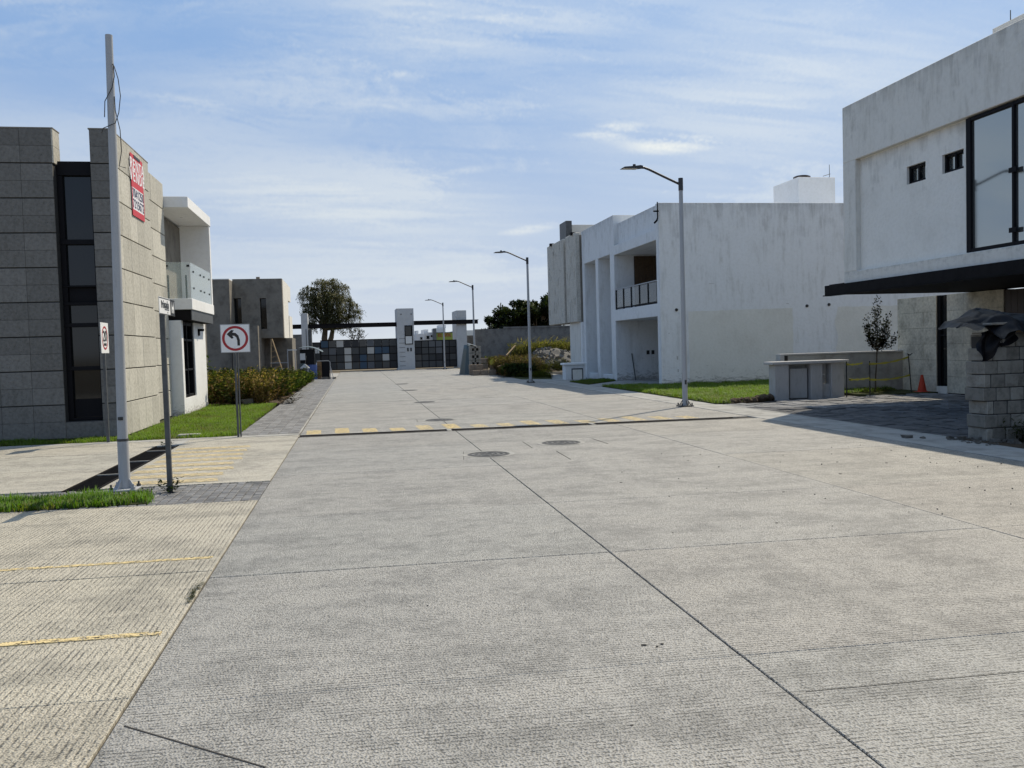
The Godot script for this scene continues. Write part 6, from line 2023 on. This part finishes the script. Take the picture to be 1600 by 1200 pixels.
func build_right_lot() -> void:
	var soil := mb()
	slab(soil, [Vector2(9.1, -48.4), Vector2(7.95, -43.0), Vector2(7.95, -70), Vector2(30, -70), Vector2(30, -48.4)], -0.12, 0.02)
	tag(obj("lot_soil", soil, "earth"), "", "", "", "structure")
	soil = mb()
	slab(soil, [Vector2(7.9, -41.0), Vector2(9.2, -39.9), Vector2(10.8, -47.9), Vector2(9.1, -48.4), Vector2(7.95, -43.0)], -0.12, 0.018)
	tag(obj("lot_edge_soil", soil, "turf_soil"), "", "", "", "structure")
	# covered upright sheets
	var t := thing("covered_sheets", "upright stack of sheets wrapped in grey green tarpaulin", "stack")
	var s := mb()
	var n := 30
	var rings := []
	for j in 7:
		var f := j / 6.0
		var ring := []
		for i in n:
			var a := TAU * i / n
			var rx := lerpf(0.52, 0.30, f) * (1.0 + 0.12 * sin(a * 7.0 + 0.6))
			var rz := lerpf(0.75, 0.55, f) * (1.0 + 0.10 * sin(a * 9.0))
			ring.append(Vector3(6.78 + cos(a) * rx + 0.10 * f, 1.72 * f + (0.06 * sin(a * 3.0) if j == 6 else 0.0), -52.2 + sin(a) * rz))
		rings.append(ring)
	for j in 6:
		for i in n:
			var i2 := (i + 1) % n
			for v in [rings[j][i], rings[j + 1][i2], rings[j][i2], rings[j][i], rings[j + 1][i], rings[j + 1][i2]]:
				s.set_uv(Vector2.ZERO)
				s.add_vertex(v)
	for i in n:
		for v in [rings[6][i], Vector3(6.88, 1.8, -52.2), rings[6][(i + 1) % n]]:
			s.set_uv(Vector2.ZERO)
			s.add_vertex(v)
	s.generate_normals()
	obj("tarpaulin", s, "tarp_grey", t)
	s = mb()
	bx(s, Vector3(-0.28, 0, -0.3), Vector3(0.28, 0.03, 0.3), 0.01, Transform3D(Basis.from_euler(Vector3(0.1, 0.2, -0.35)), Vector3(7.05, 1.74, -51.7)))
	obj("top_fold", s, "sheet_white", t)
	# hollow block pile
	var k := 0
	var pile := [[6.85, 0.0, -49.0, "long block lying foremost at the pile's left"], [7.3, 0.0, -49.0, "long block in the pile's bottom row, middle"], [7.76, 0.0, -48.9, "long block at the right end of the bottom row"], [6.78, 0.0, -50.0, "block behind the front row at the left"], [6.78, 0.31, -50.0, "upper block at the left of the pile"], [7.5, 0.0, -50.2, "back block under the tall part of the pile"], [7.5, 0.33, -50.2, "second block up in the right hand stack"], [7.5, 0.66, -50.2, "topmost block of the right hand stack"], [7.12, 0.31, -49.7, "single block resting in the pile's middle"], [7.0, 0.0, -50.7, "rear block below the pillar of hollow blocks"]]
	for q in pile:
		s = mb()
		bx(s, Vector3(-0.21, 0, -0.16), Vector3(0.21, 0.30, 0.16), 0.01)
		tag(put("building_block", s.commit(), "clay_block", null, at(q[0], q[1], q[2], rng.randf_range(-0.1, 0.1))), q[3], "block", "building blocks stacked at the road edge")
	for j in 4:
		t = thing("hollow_block", ["lowest hollow block of the grey pillar", "second hollow block of the grey pillar", "third hollow block of the grey pillar", "topmost hollow block of the grey pillar"][j], "block", "hollow blocks stacked as a pillar", Vector3(7.1, j * 0.42 + 0.02, -51.2))
		box("end_wall", Vector3(-0.34, 0, -0.2), Vector3(-0.2, 0.4, 0.2), "block_0", t, 0.01)
		box("end_wall", Vector3(0.2, 0, -0.2), Vector3(0.34, 0.4, 0.2), "block_0", t, 0.01)
		box("web", Vector3(-0.05, 0, -0.2), Vector3(0.05, 0.4, 0.2), "block_0", t, 0.01)
		box("face", Vector3(-0.2, 0.28, -0.2), Vector3(0.2, 0.4, 0.2), "block_3", t)
		box("face", Vector3(-0.2, 0, -0.2), Vector3(0.2, 0.12, 0.2), "block_3", t)
		box("inner_web", Vector3(-0.2, 0.12, -0.18), Vector3(0.2, 0.28, -0.1), "sign_black", t)
	t = thing("sand_bag", "yellow sack on top of the block pile", "sack", "", Vector3(7.98, 0.55, -50.0))
	s = mb()
	tube(s, [Vector3(0, 0, 0), Vector3(0, 0.08, 0), Vector3(0.02, 0.28, 0), Vector3(0.0, 0.36, 0)], [0.14, 0.2, 0.18, 0.05], 12)
	obj("sack", s, "tape_yellow", t)
	box("sack_stand", Vector3(7.8, 0.0, -50.2), Vector3(8.15, 0.55, -49.8), "clay_block", null, 0.01)
	tag(get_node("sack_stand"), "blocks under the yellow sack, one squat stack", "block")
	# brush pile, planks, plants
	var brown := [Color(0.17, 0.125, 0.07), Color(0.28, 0.22, 0.12), Color(0.22, 0.22, 0.07)]
	scatter("dead_brush", "heap of dead brown brush beyond the block pile", weed_mesh(71, 16, 1.1, 16, 0.2, 0.03, brown), [Vector2(8.1, -46.5), Vector2(9.4, -45.5), Vector2(10.6, -52), Vector2(8.4, -52)], 170, 0.5, 1.15, 0.0, 71)
	for q in [[Vector3(8.55, 1.1, -48.6), Vector3(9.3, 1.65, -49.8), "pale stick poking steeply from the dead brush"], [Vector3(8.1, 1.15, -48.8), Vector3(9.2, 0.95, -49.2), "pale stick lying across the dead brush"], [Vector3(7.6, 0.55, -46.0), Vector3(8.75, 0.72, -46.6), "brown plank bridging the weeds by the blocks"], [Vector3(7.9, 0.25, -45.8), Vector3(8.8, 0.5, -46.5), "lower brown plank slanting into the weeds"]]:
		s = mb()
		bar(s, q[0], q[1], 0.06, 0.05)
		tag(obj("stick", s, "timber"), q[2], "stick", "sticks and planks in the brush")
	scatter("green_plants", "dark green leafy plants at the lot's edge", weed_mesh(72, 14, 1.0, 22, 0.2, 0.07, [Color(0.044, 0.088, 0.026), Color(0.105, 0.175, 0.044), Color(0.158, 0.193, 0.052)]), [Vector2(7.95, -44.6), Vector2(8.9, -43.6), Vector2(9.0, -46.5), Vector2(8.2, -46.5)], 70, 0.35, 0.75, 0.0, 72)
	var o := thing("flowering_plant", "low plant with white blossoms by the road edge", "plant")
	put("foliage", weed_mesh(73, 26, 1.0, 16, 0.16, 0.05, [Color(0.070, 0.105, 0.035), Color(0.140, 0.175, 0.052), Color(0.175, 0.175, 0.070)], Color(0.7, 0.68, 0.62)), "leaf", o, Transform3D(Basis.from_scale(Vector3(0.6, 0.55, 0.6)), Vector3(7.95, 0, -44.6)))
	o = thing("withered_plant", "low reddish withered plant at the road edge", "plant")
	put("foliage", weed_mesh(74, 20, 1.0, 14, 0.14, 0.05, [Color(0.210, 0.123, 0.088), Color(0.350, 0.228, 0.158), Color(0.525, 0.438, 0.350)]), "leaf", o, Transform3D(Basis.from_scale(Vector3(0.5, 0.4, 0.5)), Vector3(7.6, 0, -44.4)))
	scatter("lot_weeds", "short yellow green growth along the lot's front", weed_mesh(75, 12, 1.0, 14, 0.2, 0.05, [Color(0.140, 0.193, 0.026), Color(0.263, 0.298, 0.035), Color(0.350, 0.298, 0.070)]), [Vector2(7.95, -43.2), Vector2(9.4, -40.6), Vector2(10.6, -47.5), Vector2(9.6, -48), Vector2(8.5, -45)], 150, 0.12, 0.36, 0.02, 75)
	scatter("lot_shrubs", "scrubby green tufts before the rubble heap", weed_mesh(76, 16, 0.9, 20, 0.2, 0.05, [Color(0.070, 0.096, 0.021), Color(0.158, 0.175, 0.035), Color(0.298, 0.228, 0.070)]), [Vector2(9.6, -50), Vector2(13, -50.5), Vector2(14, -55), Vector2(10, -55)], 70, 0.3, 0.75, 0.0, 76)
	scatter("tall_dry_grass", "tall yellow green grass behind the rubble by the boundary wall", weed_mesh(77, 18, 0.6, 14, 0.3, 0.02, [Color(0.175, 0.193, 0.044), Color(0.350, 0.333, 0.088), Color(0.455, 0.350, 0.140)]), [Vector2(11.6, -63), Vector2(20, -60), Vector2(20, -69), Vector2(13.2, -69)], 420, 1.0, 2.0, 0.0, 77)
	scatter("wall_foot_weeds", "low weeds along the foot of the boundary wall", weed_mesh(78, 14, 0.9, 16, 0.25, 0.04, [Color(0.088, 0.123, 0.026), Color(0.210, 0.228, 0.044), Color(0.350, 0.280, 0.088)]), [Vector2(9.5, -66), Vector2(13, -65), Vector2(13.4, -69.6), Vector2(9.5, -69.6)], 150, 0.35, 0.85, 0.0, 78)
	# rubble heap
	s = mb()
	var nz := FastNoiseLite.new()
	nz.seed = 9
	nz.frequency = 0.7
	nz.fractal_octaves = 4
	var N := 30
	var hp := []
	for j in N + 1:
		var row := []
		for i in N + 1:
			var u := float(i) / N * 2 - 1
			var v := float(j) / N * 2 - 1
			var x := 13.2 + u * 3.6
			var z := -59.0 + v * 3.0
			var y := 1.45 * exp(-((u - 0.05) * (u - 0.05) * 3.4 + v * v * 2.8)) + 0.5 * exp(-(pow(u - 0.65, 2) * 8 + pow(v + 0.1, 2) * 5)) + nz.get_noise_2d(x * 2, z * 2) * 0.22
			row.append(Vector3(x, maxf(y - 0.12, -0.05), z))
		hp.append(row)
	for j in N:
		for i in N:
			for q in [[j, i], [j, i + 1], [j + 1, i + 1], [j, i], [j + 1, i + 1], [j + 1, i]]:
				s.set_uv(Vector2.ZERO)
				s.add_vertex(hp[q[0]][q[1]])
	s.generate_normals()
	t = thing("rubble_heap", "grey heap of rubble in the weedy lot", "heap")
	obj("heap", s, "rubble", t)
	var r := RandomNumberGenerator.new()
	r.seed = 8
	var xf := []
	for i in 260:
		var u := r.randf_range(-0.8, 0.9)
		var v := r.randf_range(-0.2, 0.95)
		var p: Vector3 = hp[clampi(int((v + 1) / 2 * N), 0, N)][clampi(int((u + 1) / 2 * N), 0, N)]
		xf.append(Transform3D(Basis.from_euler(Vector3(r.randf() * 3, r.randf() * 3, r.randf() * 3)) * Basis.from_scale(Vector3.ONE * r.randf_range(0.04, 0.17)), p))
	many("rubble_stones", rock(r, 1.0).commit(), "rubble", xf, [], t)
# ---------------------------------------------------------------- run
func _ready() -> void:
	rng.seed = 20240
	setup_view()
	make_materials()
	build_ground()
	build_stone_house()
	build_white_house()
	build_grey_panel_house()
	build_right_house()
	build_far_left_house()
	build_gate()
	build_far()
	build_trees()
	build_poles_signs()
	build_kiosk_corner()
	build_block_wall()
	build_left_clutter()
	build_right_lot()
	build_small()
